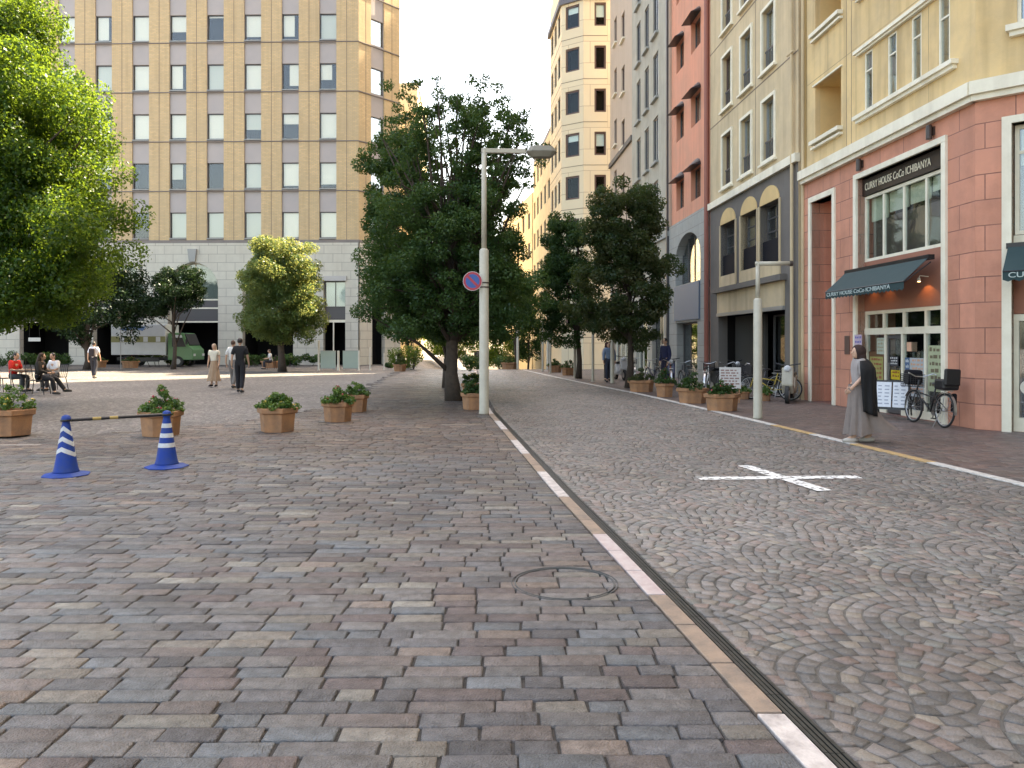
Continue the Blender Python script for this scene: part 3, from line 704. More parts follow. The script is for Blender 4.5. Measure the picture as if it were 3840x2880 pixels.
def poster(f, x0, x1, z0, z1, y, colr, ink, name='poster', rows=5, seed=0, blocks=None):
    o = f.box(name, mat('poster_paper_%d' % seed, tuple(q * .8 for q in colr), .6, tuple(q * .55 for q in colr), 9, .5), x0, x1, y, y + .006, z0, z1)
    mb = MB(); r2 = random.Random(seed); h = (z1 - z0) / (rows + .6)
    for i in range(rows):
        z = z1 - h * (i + .85); x = x0 + (x1 - x0) * .1
        while x < x1 - (x1 - x0) * .15:
            w = (x1 - x0) * r2.uniform(.06, .2); e = min(x + w, x1 - (x1 - x0) * .08)
            mb.box(x, e, y + .0065, y + .008, z, z + h * r2.uniform(.35, .6)); x = e + (x1 - x0) * r2.uniform(.03, .09)
    mb.build('print', mat('poster_ink_%d' % seed, ink, .6), o, smooth=False); return o
poster(FA, 3.60, 4.18, .48, 1.28, -.20, (.45, .42, .14), (.30, .10, .05), seed=31, rows=7)
FA.box('poster_board', mat('poster_board', (.16, .08, .04), .5), 3.54, 4.24, -.206, -.202, .35, 1.40)
poster(FA, 3.52, 3.85, 1.34, 1.72, -.19, (.55, .62, .50), (.35, .30, .20), seed=32, rows=4)
poster(FA, 4.05, 4.40, 1.42, 1.80, .07, (.70, .55, .66), (.12, .12, .38), seed=33, rows=3)
poster(FA, 2.88, 3.24, .78, .99, -.195, (.75, .55, .03), (.25, .05, .02), seed=34, rows=2)
poster(FA, 2.95, 3.3, 1.08, 1.3, -.196, (.05, .05, .06), (.6, .6, .58), seed=35, rows=3)
poster(FA, 1.95, 2.50, .45, 1.28, -.20, (.55, .60, .62), (.62, .35, .22), seed=36, rows=9)
poster(FA, 2.52, 2.68, .5, 1.28, -.20, (.10, .18, .32), (.55, .60, .62), seed=37, rows=6)
poster(FA, 1.10, 1.82, .60, 1.55, -.20, (.55, .60, .38), (.16, .13, .08), seed=38, rows=6)
FA.box('lantern', mat('paper_lantern', (.75, .42, .28), .7), 2.45, 2.62, -.33, -.2, 1.42, 1.62)
FA.box('number_plate', M['frame_brown'], 4.78, 5.02, 0, .02, 1.32, 1.78)
# awning
M['awn'] = mat('awning_canvas', (.014, .042, .045), .8, (.024, .056, .056), 2, .5, bump=.1, bscale=30)
M['awntext'] = mat('awning_text', (.42, .50, .48), .7)
def awning(f, x0, x1, zt, zb, p, val=.17, txt=None, gap=.1, tsize=.13):
    mb = MB(); th = .012
    mb.quad((x1, gap, zt), (x0, gap, zt), (x0, p, zb), (x1, p, zb)); mb.quad((x0, gap, zt - th), (x1, gap, zt - th), (x1, p, zb - th), (x0, p, zb - th))
    n = int((x1 - x0) / .16)
    for i in range(n):
        a = x0 + (x1 - x0) * i / n; b_ = x0 + (x1 - x0) * (i + 1) / n
        mb.quad((b_, p, zb), (a, p, zb), (a, p + .004, zb - val + .0), (b_, p + .004, zb - val + .0))
        mb.add([(a, p + .004, zb - val), (b_, p + .004, zb - val), ((a + b_) / 2, p + .004, zb - val - .035)], [(0, 1, 2)])
    o = f.add(mb, 'awning', M['awn'])
    fr = MB().box(x0 - .03, x1 + .03, 0, .13, zt - .05, zt + .05)
    for x in (x0 + .02, (x0 + x1) / 2, x1 - .02): fr.tube([(x, .05, zt - .1), (x, p - .01, zb - .03)], .012, 6)
    fr.tube([(x0, p, zb - .015), (x1, p, zb - .015)], .014, 6)
    fr.build('awning_frame', M['black'], o)
    if txt: text(txt, tsize, M['awntext'], o, (x1 - .08, p + .010, zb - val + .035), (R(90), 0, R(180)), sx=(x1 - x0 - .3) / (.52 * tsize * len(txt)) * .82, bold=.001)
    return o
awning(FA, 1.3, 4.77, 3.34, 2.86, .62, .16, 'CURRY HOUSE CoCo ICHIBANYA')
def wall_lamp(f, x, z, y=0.):
    mb = MB().box(x - .05, x + .05, y, y + .04, z - .05, z + .12).lathe([(.055, z - .13), (.06, z - .12), (.06, z + .13), (.05, z + .15)], 12, (x, y + .10, 0))
    return f.add(mb, 'wall_lamp', M['darkbrown'])
wall_lamp(FA, 4.15, 5.84); wall_lamp(FA, 1.3, 5.84)
# small warm downlights under the awning (lit in the photograph)
M['bulb'] = mat('lamp_lens', (1, .7, .4), .5, emit=((1, .62, .28), 3))
for x in (1.75, 3.25, 3.9):
    dl = FA.add(MB().tube([(x, -.16, 2.98), (x, .02, 3.0), (x, .04, 2.96)], .012, 6).lathe([(.02, 2.96), (.035, 2.93), (.035, 2.88)], 10, (x, .04, 0)), 'downlight', M['cream_trim'])
    FA.add(MB().lathe([(.028, 2.872), (.028, 2.879)], 10, (x, .04, 0)), 'lamp_lens', M['bulb'])
    l = bpy.data.lights.new('downlight', 'SPOT'); l.energy = .9 if x < 2 else .25; l.color = (1, .5, .2); l.spot_size = R(110); l.shadow_soft_size = .03
    lo = bpy.data.objects.new('downlight_beam', l); COL.objects.link(lo); lo.parent = A; lo.location = (x, .05, 2.86); lo.rotation_euler = (R(-22), 0, 0)
# chamfer face
FB.wall('stone_wall', M['pink'], 0, 4.0, 0, 6.05, [(.55, 3.42, 0, 5.55)], 0, .95, back=0)
FB.wall('rendered_wall', M['yellow'], 0, 4.0, 6.3, AH, [(.7, 3.35, 7.35 + 2.93 * k, 8.75 + 2.93 * k) for k in range(4)], -.03, .14, back=.8, backmat=M['dark'])
for k in range(2):
    FB.window(.7, 3.35, 7.35 + 2.93 * k, 8.75 + 2.93 * k, M['cream_trim'], .06, mull=(.5,), trans=(.6,), blind=1, y=-.12)
    FB.add(MB().box(.55, 3.5, -.03, .14, 7.19 + 2.93 * k, 7.30 + 2.93 * k).box(.6, 3.45, -.03, .08, 7.1 + 2.93 * k, 7.19 + 2.93 * k), 'moulding', M['cream_trim'])
mb = MB().box(.40, .55, -.3, .06, 0, 5.55).box(3.42, 3.57, -.3, .06, 0, 5.55).box(.40, 3.57, -.3, .06, 5.55, 5.68).box(.55, 3.42, -.28, -.16, 3.3, 3.55).box(.55, 3.42, -.28, -.16, 2.0, 2.12).box(.55, 3.42, -.28, -.16, 0, .25)
for x in (.55, 1.5, 2.4, 3.34): mb.box(x, x + .08, -.27, -.17, .25, 2.0)
FB.add(mb, 'shopfront_frame', M['cream_trim'])
FB.window(.57, 3.40, 3.56, 5.54, M['cream_trim'], .07, mull=(.33, .66), trans=(.75,), y=-.22, blind=.35, bm=M['blindcream'])
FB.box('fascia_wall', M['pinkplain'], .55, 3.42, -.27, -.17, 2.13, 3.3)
FB.box('pane', M['glass'], .6, 3.38, -.22, -.21, .26, 1.99)
FB.box('back_wall', M['dark'], .55, 3.42, -.95, -.93, 0, 5.55)
awning(FB, .35, 3.46, 3.34, 2.86, .62, .16, 'CURRY HOUSE CoCo ICHIBANYA')
FB.add(MB().prism([(3.2 + .13 * math.cos(k * .2618), .8 + .13 * math.sin(k * .2618)) for k in range(24)], 'y', -.2, -.19), 'sticker', M['white'])
mb = MB(); p1 = to_local(A, 11.53, 11.52); p2 = to_local(A, 18, 11.0)
mb.quad((*p2, 0), (*p1, 0), (*p1, AH), (*p2, AH)); mb.quad((7.45, -9, 0), (7.45, 0, 0), (7.45, 0, AH), (7.45, -9, AH)); mb.add([(0, 0, AH), (7.45, 0, AH), (7.45, -9, AH), (*p2, AH), (*p1, AH)], [(4, 3, 2, 1, 0)])
mb.quad((7.45, -9, 0), (*p2, 0), (*p2, AH), (7.45, -9, AH))
mb.build('side_wall', M['yellowin'], A)
FA.add(MB().box(7.30, 7.44, -.4, -.08, 0, AH).tube([(7.44, .03, 0), (7.44, .03, AH)], .045, 8), 'downpipe', M['tan'])

# B: tan town house over a dark grey stone base
B = row('town_house', 22.0, 'tan town house with dark grey stone base and three arched panels', 'building')
FBb = Face(B); BL = 8.25; o = 22.0
bays = [(27.30, 28.95), (25.20, 26.75), (23.35, 24.95)]
hol = [(a - o, b_ - o, 4.1, 6.02) for a, b_ in bays] + [(.95, 7.25, 0, 2.65)]
FBb.wall('stone_wall', M['dgrey'], 0, BL, 0, 6.8, hol, 0, .35, back=1.6)
for i, (a, b_) in enumerate(bays):
    a -= o; b_ -= o; c = (a + b_) / 2; r = (b_ - a) / 2
    mb = MB(); n = 16; pts = [(c - r * math.cos(math.pi * k / n), 6.02 + .52 * math.sin(math.pi * k / n)) for k in range(n + 1)]
    mb.prism(pts, 'y', -.02, .03); FBb.add(mb, 'arched_panel', M['yellowin'])
    FBb.add(MB().box(a - .09, a, -.3, .04, 3.66, 6.02), 'surround', M['tan']); FBb.add(MB().box(b_, b_ + .09, -.3, .04, 3.66, 6.02), 'surround', M['tan'])
    FBb.window(a + .02, b_ - .02, 4.12, 6.0, M['frame_dark'], .05, mull=(.5,), trans=(.55, .78), y=-.28)
    FBb.add(MB().box(a + .03, b_ - .03, -.12, -.08, 4.05, 4.86), 'balcony_panel', M['blackmatt'])
    FBb.add(MB().box(a, b_, 0, .02, 3.7, 4.1), 'panel', M['tan'])
FBb.add(MB().box(.8, 7.5, 0, .22, 3.48, 3.66), 'ledge', M['dgrey'])
FBb.add(MB().box(.95, 7.25, -.05, .05, 2.72, 3.48), 'fascia', M['tan'])
FBb.add(MB().box(.95, 7.25, -.06, .08, 2.60, 2.72), 'lintel', M['greymetal'])
FBb.window(1.1, 4.0, .1, 2.55, M['frame_dark'], .06, mull=(.33, .66), y=-.9, blind=0)
FBb.add(MB().box(4.1, 7.1, -.7, -.6, 0, 2.6), 'shutter', mat('shutter', (.05, .048, .042), .7))
upper = [(27.72, 28.72), (25.72, 26.72), (23.72, 24.72)]
hol = [(a - o, b_ - o, 7.42 + 2.9 * k, 9.3 + 2.9 * k) for a, b_ in upper for k in range(3)]
FBb.wall('rendered_wall', M['tan'], 0, BL, 7.05, 50, hol, 0, .22, back=.8)
for j, (a, b_) in enumerate(upper):
    for k in range(3):
        FBb.window(a - o, b_ - o, 7.42 + 2.9 * k, 9.3 + 2.9 * k, M['frame_brown'] if j == 0 else M['greymetal'], .05, mull=(.5,), y=-.18 if j else -.2, surround=M['cream_trim'], sill=True, blind=0 if j == 0 else .98, rail=True, bm=M['blind'])
FBb.add(MB().box(-.02, BL, -.05, .12, 6.8, 7.05), 'cornice', M['cream_trim'])
mb = MB()
for k in range(5): mb.box(0, BL, 0, .006, 9.98 + 2.9 * k, 10.02 + 2.9 * k)
mb.box(3.35, 3.38, 0, .006, 7.1, 33); FBb.add(mb, 'joint', M['joint'])
shell(FBb, 0, BL, 50, 12, M['tan'])
FBb.add(MB().tube([(.25, .09, 0), (.25, .09, 33)], .05, 8).tube([(.05, .12, 10), (.5, .12, 10)], .03, 6), 'downpipe', M['tan'])

# C: salmon house
C_ = row('town_house', 30.3, 'salmon red town house with black window hoods above pale grey stone base', 'building')
FC = Face(C_); CLn = 6.25; o = 30.3
up = [(34.1, 35.35), (31.55, 32.95)]
hol = [(a - o, b_ - o, 7.65 + 3.15 * k, 9.0 + 3.15 * k) for a, b_ in up for k in range(4)]
FC.wall('rendered_wall', M['salmon'], 0, CLn, 7.1, 43, hol, 0, .3, back=.8)
for j, (a, b_) in enumerate(up):
    a -= o; b_ -= o
    for k in range(4):
        z = 7.65 + 3.15 * k
        FC.window(a, b_, z, z + 1.35, M['frame_dark'], .05, y=-.25, mull=(.5,), blind=.98 if j else 0, bl_side=(.5 if k % 2 == 0 else 0) if j else 0, bm=M['white'])
        mb = MB(); n = 8; c = (a + b_) / 2; r = (b_ - a) / 2 + .06
        for i in range(n):
            t0, t1 = math.pi * i / n, math.pi * (i + 1) / n
            p0 = (c - r * math.cos(t0), z + 1.30 + .38 * math.sin(t0)); p1 = (c - r * math.cos(t1), z + 1.30 + .38 * math.sin(t1))
            mb.add([(p0[0], .005, p0[1]), (p1[0], .005, p1[1]), (p1[0], .42, z + 1.26), (p0[0], .42, z + 1.26)], [(0, 1, 2, 3), (3, 2, 1, 0)])
        mb.quad((c - r, .01, z + 1.3), (c + r, .01, z + 1.3), (c + r, .42, z + 1.26), (c - r, .42, z + 1.26))
        FC.add(mb, 'window_hood', M['black'])
FC.add(MB().tube([(.12, .1, 0), (.12, .1, 33)], .10, 10), 'downpipe', M['downpipe'])
FC.add(MB().box(5.9, 6.0, 0, .12, 7.1, 33), 'strip', M['fbeige'])
FC.wall('stone_wall', M['lgrey'], 0, CLn, 0, 7.1, [(1.2, 5.1, 4.2, 6.4), (1.6, 4.9, 0, 2.5)], .03, .4, back=1.2, arches=[(1.2, 5.1, 5.3, 6.4)])
FC.window(1.22, 5.08, 4.2, 6.4, M['frame_dark'], .07, mull=(.25, .5, .75), y=-.35, blind=.8, bl_side=.55, bm=M['blind2'])
FC.add(MB().box(1.2, 5.1, -.05, .10, 2.6, 4.15), 'fascia', mat('blue_grey_panel', (.13, .17, .23), .5))
FC.window(1.6, 4.9, 0, 2.5, M['frame_dark'], .07, mull=(.33, .66), y=-.35)
shell(FC, 0, CLn, 43, 12, M['salmon'])

# E: grey house with tall narrow windows
E_ = row('town_house', 36.6, 'grey rendered town house with trios of tall narrow dark windows', 'building')
FE = Face(E_); o = 36.6; EL = 8.8
cw = [(42.95, 44.2), (40.9, 42.1), (38.8, 40.1)]
hol = [(a - o + .1, b_ - o - .1, 7.6 + 3.28 * k, 9.9 + 3.28 * k) for a, b_ in cw for k in range(5)] + [(1.2, 3.6, 0, 3), (4.6, 7.6, 0, 3)]
FE.wall('rendered_wall', M['egrey'], 0, EL, 0, 46, hol, 0, .3, back=.8)
for a, b_ in cw:
    for k in range(5):
        FE.window(a - o + .1, b_ - o - .1, 7.6 + 3.28 * k, 9.9 + 3.28 * k, M['frame_dark'], .09, mull=(.5,), y=-.12, glass=M['glassblue'] if k > 2 else None, blind=rb.choice((0, .4, .2)))
        FE.add(MB().box(a - o, b_ - o, 0, .16, 7.46 + 3.28 * k, 7.58 + 3.28 * k), 'sill', M['lgrey'])
FE.add(MB().box(0, EL, 0, .1, 6.7, 6.95), 'string_course', M['lgrey'])
FE.add(MB().box(.02, .16, 0, .14, 0, 45), 'downpipe', M['frame_dark'])
FE.window(1.2, 3.6, 0, 3, M['frame_dark'], .08, mull=(.5,), y=-.25); FE.window(4.6, 7.6, 0, 3, M['cream_trim'], .08, mull=(.33, .66), y=-.25)
shell(FE, 0, EL, 46, 12, M['egrey'])
# F: beige-pink house
F_ = row('town_house', 45.4, 'narrow beige pink town house with two columns of slit windows', 'building')
FF = Face(F_); o = 45.4; FL = 7.6
cw = [(50.6, 51.5), (47.9, 48.9)]
hol = [(a - o, b_ - o, 7.2 + 3.37 * k + (.8 if j == 0 else 0), 8.9 + 3.37 * k + (.8 if j == 0 else 0)) for j, (a, b_) in enumerate(cw) for k in range(5)] + [(1.5, 6, 0, 2.9)]
FF.wall('rendered_wall', M['fbeige'], 0, FL, 0, 60, hol, -.05, .25, back=.8)
for (a, b_, c, d) in hol[:-1]: FF.window(a, b_, c, d, M['frame_brown'], .07, y=-.2, mull=(.5,)); FF.add(MB().box(a - .1, b_ + .1, -.05, .1, c - .1, c), 'sill', M['cream_trim'])
FF.window(1.5, 6, 0, 2.9, M['cream_trim'], .09, mull=(.33, .66), trans=(.75,), y=-.25)
FF.add(MB().box(0, FL, -.05, .08, 13.6, 13.9), 'string_course', M['dgrey'])
shell(FF, 0, FL, 60, 12, M['fbeige'], -.05)
# G: cream tiled tower block whose canted front closes the street
G = empty('apartment_tower', (0, 0, 0), 0, 'cream tiled canted apartment tower with dark brown framed windows at end of street', 'building')
GP = [(8.5, 56.9), (7.1, 57.0), (5.3, 57.0), (3.74, 58.1), (3.2, 64.4)]; GH = 29.5; gs = [21.95 - 3.2 * k for k in range(-2, 7)]
def seg_face(parent, p, q):
    """face from q to p so that outward is to the camera side; q left of p"""
    d = (p[0] - q[0], p[1] - q[1]); L_ = math.hypot(*d); a = math.atan2(d[1], d[0])
    return Face(parent, p, a + math.pi), L_
faces = [seg_face(G, GP[1], GP[2]), seg_face(G, GP[2], GP[3]), seg_face(G, GP[3], GP[4])]
for i, (f, L_) in enumerate(faces):
    w0, w1_ = ((.05, .95), (.35, 1.55), (1.2, 5.4))[i]
    if i == 0: w0, w1_ = L_ - .95 - .25 + .0, L_ - .1 - .25
    if i == 0: w0, w1_ = .12, .98
    if i == 2: hs = [(a, a + 1.3, z, z + 1.75) for a in (.6, 2.5, 4.4) for z in gs if z > 0 and z + 2 < GH]
    else: hs = [(w0, w1_, z, z + 1.75) for z in gs if z > 0 and z + 2 < GH]
    f.wall('tiled_wall', M['gcream'], 0, L_, -2, GH, hs, 0, .2, back=.6)
    for (a, b_, c, d) in hs:
        f.window(a, b_, c, d, M['frame_brown'], .13 if i < 2 else .09, y=-.14, glass=M['glassshop'], blind=rb.choice((0, 0, .3)) if i else rb.choice((.95, .0, .6)), bm=M['blind'], mull=() if i == 1 else ())
    mb = MB()
    for z in gs: mb.box(0, L_, 0, .012, z - .75, z - .71)
    f.add(mb, 'joint', M['joint'])
mb = MB(); poly = [GP[1], GP[2], GP[3], GP[4], (16, 66), (16, 57)]
n = len(poly)
for i in (3, 4, 5): a, b_ = poly[i], poly[(i + 1) % n]; mb.quad((*a, -2), (*b_, -2), (*b_, GH), (*a, GH))
mb.add([(*p, GH) for p in poly], [tuple(range(n))])
mb.build('side_wall', M['gcream'], G)
mb = MB(); q = [(7.1, 56.8), (5.24, 56.85), (3.55, 58.0), (2.95, 64.5), (9, 66)]; mb.prism(q, 'z', GH - 2.4, GH - 2.0); mb.prism([(7.1, 57.2), (5.5, 57.2), (3.95, 58.4), (3.4, 64.3), (9, 66)], 'z', GH, GH + 3); mb.build('roof', M['slate'], G)
MB().prism([(10, 68), (26, 68), (26, 92), (10, 92)], 'z', -2, 66).build('unseen_shade_block', M['gcream'], G)  # unseen tall block behind the row, added to shade the square
nb0 = MB().prism([(10.5, -16), (22, -16), (22, 10.6), (10.5, 10.6)], 'z', 0, 36); tag(nb0.build('apartment_building', M['tan']), 'unseen tan building added outside the right edge to shade the foreground', 'building')  # out of view, added to keep the foreground out of the sun

def simple_block(name, label, pts, H, m, wm, cols, rows, z0, pitch, wsz, base=-4, roofm=None, blind=0.):
    """building from an outline (camera-facing faces first), windows on the listed faces"""
    e = empty(name, (0, 0, 0), 0, label, 'building')
    n = len(pts)
    for i in range(n):
        p, q = pts[i], pts[(i + 1) % n]; f, L_ = seg_face(e, p, q)
        hs = []
        if i < len(cols) and cols[i]:
            for c in range(cols[i]):
                for r in range(rows):
                    x = L_ * (c + .5) / cols[i]; z = z0 + pitch * r
                    if z + wsz[1] < H - .3: hs.append((x - wsz[0] / 2, x + wsz[0] / 2, z, z + wsz[1]))
        f.wall('rendered_wall', m, 0, L_, base, H, hs, 0, .2, back=.5)
        for (a, b_, c, d) in hs: f.window(a, b_, c, d, wm, .08, y=-.15, blind=blind)
    mb = MB(); mb.prism(pts, 'z', H, H + .4); mb.build('roof', roofm or m, e)
    return e
simple_block('apartment_building', 'pale ochre building beyond cream tower where the street bends', [(3.35, 66), (2.2, 80), (8, 80), (10, 66)], 20, M['hcream'], M['frame_dark'], [5], 6, 1.5, 3.2, (1.4, 1.7), roofm=M['slate'])
simple_block('apartment_building', 'low pale ochre building seen through leaves at far end of street', [(2.1, 80.5), (-1.2, 100), (4, 102), (8, 81)], 17, M['hcream'], M['frame_brown'], [6], 5, 1.0, 3.2, (1.4, 1.7))
simple_block('apartment_building', 'tall pale cream building behind corner of the ochre office block', [(-10.1, 82), (-22, 83), (-22, 95), (-10.5, 95)], 29, M['hcream'], M['frame_dark'], [7], 8, 1.0, 3.3, (1.0, 1.6))
simple_block('low_building', 'low white building in sunlight beyond the street trees', [(-1.5, 112), (-13, 112), (-13, 120), (-1.5, 120)], 9, mat('pale_render', (.68, .66, .58), .8, (.55, .53, .47), .5, .5), M['frame_dark'], [5], 3, -1.0, 2.9, (1.2, 1.5), base=-6)
# canted end of the street: cream house left of the road
simple_block('apartment_building', 'distant beige apartment block behind the trees at street end', [(4.5, 128), (-2.5, 127), (-2.5, 140), (4.5, 140)], 13, M['fbeige'], M['frame_dark'], [5], 5, -2, 3.1, (1.1, 1.5), base=-6)
# ------------------------------------------------------------------ trees
def leaves(name, clumps, n, size, m, parent, seed=0, flat=.0, up=.35):
    """clumps: (k,4) centre+radius; n leaves spread over the clumps' volume, more towards their skin"""
    rs = np.random.RandomState(seed); C = np.asarray(clumps, float)
    w = C[:, 3] ** 2; w /= w.sum(); idx = rs.choice(len(C), n, p=w)
    d = rs.normal(size=(n, 3)); d /= np.linalg.norm(d, axis=1, keepdims=True)
    r = rs.uniform(.35, 1.12, n) ** .6; c = C[idx, :3] + d * (r * C[idx, 3])[:, None] * np.array([1, 1, .75])
    nrm = d + rs.normal(size=(n, 3)) * .8 + np.array([0, 0, up]); nrm /= np.linalg.norm(nrm, axis=1, keepdims=True)
    t = np.cross(nrm, rs.normal(size=(n, 3))); t /= np.linalg.norm(t, axis=1, keepdims=True) + 1e-9
    b = np.cross(nrm, t); s = size * rs.uniform(.6, 1.35, (n, 1)); L_ = t * s; Wd = b * s * .30
    V = np.zeros((n, 4, 3)); V[:, 0] = c - L_ * .5; V[:, 1] = c + Wd - nrm * s * .06; V[:, 2] = c + L_ * .5 - np.array([0, 0, 1]) * s * .12; V[:, 3] = c - Wd - nrm * s * .06
    me = bpy.data.meshes.new(name); me.vertices.add(n * 4); me.vertices.foreach_set('co', V.reshape(-1))
    me.loops.add(n * 4); me.loops.foreach_set('vertex_index', np.arange(n * 4)); me.polygons.add(n)
    me.polygons.foreach_set('loop_start', np.arange(n) * 4); me.polygons.foreach_set('loop_total', np.full(n, 4)); me.update()
    at = me.attributes.new('tint', 'FLOAT', 'POINT'); ct = rs.uniform(0, .6, len(C))[idx]; tv = np.clip(ct + rs.uniform(-.2, .5, n), 0, 1)
    at.data.foreach_set('value', np.repeat(tv, 4)); me.materials.append(m)
    return put(name, me, parent)
def tree(loc, label, crowns, trunk_h, tr, leafm, nclump, nleaf, lsize, seed, crad=(.35, .6), group=None, nb=14, shell_=.55, cat='tree', lean=(0, 0), name='street_tree'):
    """crowns: list of (x,y,z,rx,ry,rz,weight) ellipsoids relative to the foot of the tree"""
    rr = random.Random(seed); e = empty(name, loc, 0, label, cat, group)
    cl = []; tot = sum(c[6] for c in crowns)
    for c in crowns:
        for _ in range(int(nclump * c[6] / tot)):
            while True:
                v = Vector((rr.gauss(0, 1), rr.gauss(0, 1), rr.gauss(0, 1))).normalized()
                q = rr.uniform(shell_, 1.0)
                # squarish, uneven outline
                k = 1 + .10 * math.sin(3 * math.atan2(v.y, v.x) + seed) + .09 * math.sin(5 * v.z + 2 * v.x + seed * 2)
                v = Vector([math.copysign(abs(a) ** .85, a) for a in v])
                p = (c[0] + v.x * q * c[3] * k, c[1] + v.y * q * c[4] * k, c[2] + v.z * q * c[5] * k); break
            cl.append((*p, rr.uniform(*crad) * (c[7] if len(c) > 7 else 1)))
    tm = MB(); top = Vector((lean[0], lean[1], trunk_h)); n = 7
    path = [Vector((top.x * (i / n) ** 1.5 + .05 * math.sin(i * 1.7 + seed), top.y * (i / n) ** 1.5 + .05 * math.cos(i * 1.3 + seed), -.05 + (top.z + .05) * i / n)) for i in range(n + 1)]
    tm.tube(path, [tr * (1.35 if i == 0 else 1 - .62 * i / n) for i in range(n + 1)], 10)
    for i in range(nb):
        c = Vector(cl[rr.randrange(len(cl))][:3]); k = rr.randint(2, n); s = path[k]
        if c.z < s.z + .1: s = path[max(1, k - 2)]
        m1 = s.lerp(c, .4) + Vector((rr.uniform(-.15, .15), rr.uniform(-.15, .15), rr.uniform(.0, .3)))
        r0 = tr * (1 - .62 * k / n) * .5
        tm.tube([s, m1, s.lerp(c, .75) + Vector((0, 0, .1)), c], [r0, r0 * .65, r0 * .4, r0 * .15], 6)
    tm.build('trunk', M['bark'], e, smooth=True)
    leaves('crown', cl, nleaf, lsize, leafm, e, seed)
    return e

tree((-14.3, 20.0, 0), 'big broadleaf tree with sunlit yellow green edge, beside the benches', [(1.2, 0, 4.5, 2.95, 2.8, 2.3, 3.2), (1.0, 0, 6.7, 2.8, 2.5, 2.6, 2.8), (.7, 0, 9.0, 2.1, 2.0, 2.3, 1.6), (.8, -.2, 3.0, 2.5, 1.8, .95, 1.0)], 7.5, .24, M['leafA'], 560, 270000, .088, 3, (.42, .70), nb=24, shell_=.3)
tree((-20.9, 47.5, 0), 'small dark umbrella shaped tree in front of the delivery truck', [(.2, 0, 5.2, 1.8, 1.5, .95, 2), (-1.4, 0, 3.9, 1.0, .9, .55, .9), (.2, 0, 4.2, 1.3, 1, .6, .8)], 5.0, .13, M['leafShade'], 120, 30000, .12, 11, (.35, .5), nb=14)
tree((-26.0, 47.0, 0), 'dark dense tree half hidden behind the big sunlit tree', [(.6, 0, 4.3, 3.0, 2.2, 2.6, 2)], 4, .2, M['leafShade'], 130, 22000, .16, 12, (.5, .8), nb=8)
tree((-33.0, 46.0, 0), 'dark tree at far left edge of the square', [(0, 0, 4.8, 3.6, 2.4, 2.6, 2)], 4, .2, M['leafShade'], 130, 22000, .16, 13, (.5, .8), nb=8)
tree((-13.05, 43.5, 0), 'squarish clipped tree with sunlit right side, in front of the office block', [(-.2, 0, 5.5, 2.0, 2.0, 1.9, 2), (-.1, 0, 3.4, 2.3, 2.0, 1.8, 2)], 6.0, .2, M['leafB'].copy(), 260, 95000, .115, 14, (.45, .62), nb=8)
sq = bpy.data.materials['leaf_dark.001']
for n_ in sq.node_tree.nodes:
    if n_.type == 'BSDF_TRANSLUCENT': n_.inputs[0].default_value = (.62, .66, .20, 1)
# central row of street trees between the plaza and the road
tree((-1.65, 21.4, 0), 'tallest street tree, right behind the tall lamp post', [(-.1, 0, 4.2, 2.3, 1.9, 2.0, 4.0), (-.05, 0, 2.85, 2.35, 1.9, 1.15, 2.4), (-.15, 0, 7.1, 2.0, 1.4, 2.1, 3.0, .62), (1.2, 0, 7.0, 1.3, 1.1, 1.9, 1.6, .62)], 5.6, .2, M['leafB'], 640, 140000, .075, 15, (.24, .40), nb=120, group='street trees along the median', shell_=.45)
tree((-2.25, 27.6, 0), 'second street tree, its pale green lobe showing left of the tallest one', [(-1.85, 0, 5.9, 1.15, 1.4, 3.7, 2.9), (.3, 0, 3.6, 3.0, 1.8, 2.0, 2.8), (.5, 0, 8.2, 2.5, 1.5, 2.2, 1.3, .6)], 5.6, .2, M['leafB'], 320, 110000, .095, 16, (.30, .46), nb=40, group='street trees along the median')
tree((-2.75, 34.5, 0), 'third street tree of the median, its trunk behind the other two', [(.5, 0, 4.2, 3.1, 2.2, 2.5, 2.2), (.3, 0, 9.4, 2.8, 1.8, 2.8, .8, .6)], 9, .2, M['leafB'], 190, 45000, .12, 17, (.35, .55), nb=16, group='street trees along the median')
tree((4.2, 27.4, 0), 'broad street tree with reddish brown leaves, behind planters on the right pavement', [(-.15, 0, 5.9, 1.4, 1.3, 1.6, 2), (-.15, 0, 3.55, 1.85, 1.4, 2.05, 3.2)], 6.0, .12, M['leafC'], 300, 95000, .085, 18, (.24, .38), nb=34, group='trees on the right pavement', shell_=.4)
tree((3.0, 34.6, 0), 'narrow dark street tree, left of the broad reddish one', [(-.6, 0, 5.9, 1.0, 1.1, 1.9, 2), (-.45, 0, 3.7, 1.45, 1.2, 2.2, 3.0)], 6, .12, M['leafB'], 190, 60000, .09, 19, (.26, .40), nb=12, group='trees on the right pavement')
tree((.25, 51, -.15), 'small light green tree with thin trunk at far end of the road', [(.0, 0, 4.4, 1.15, 1.1, 1.6, 2)], 5, .09, M['leafA'], 60, 7000, .16, 20, (.3, .45), nb=8)
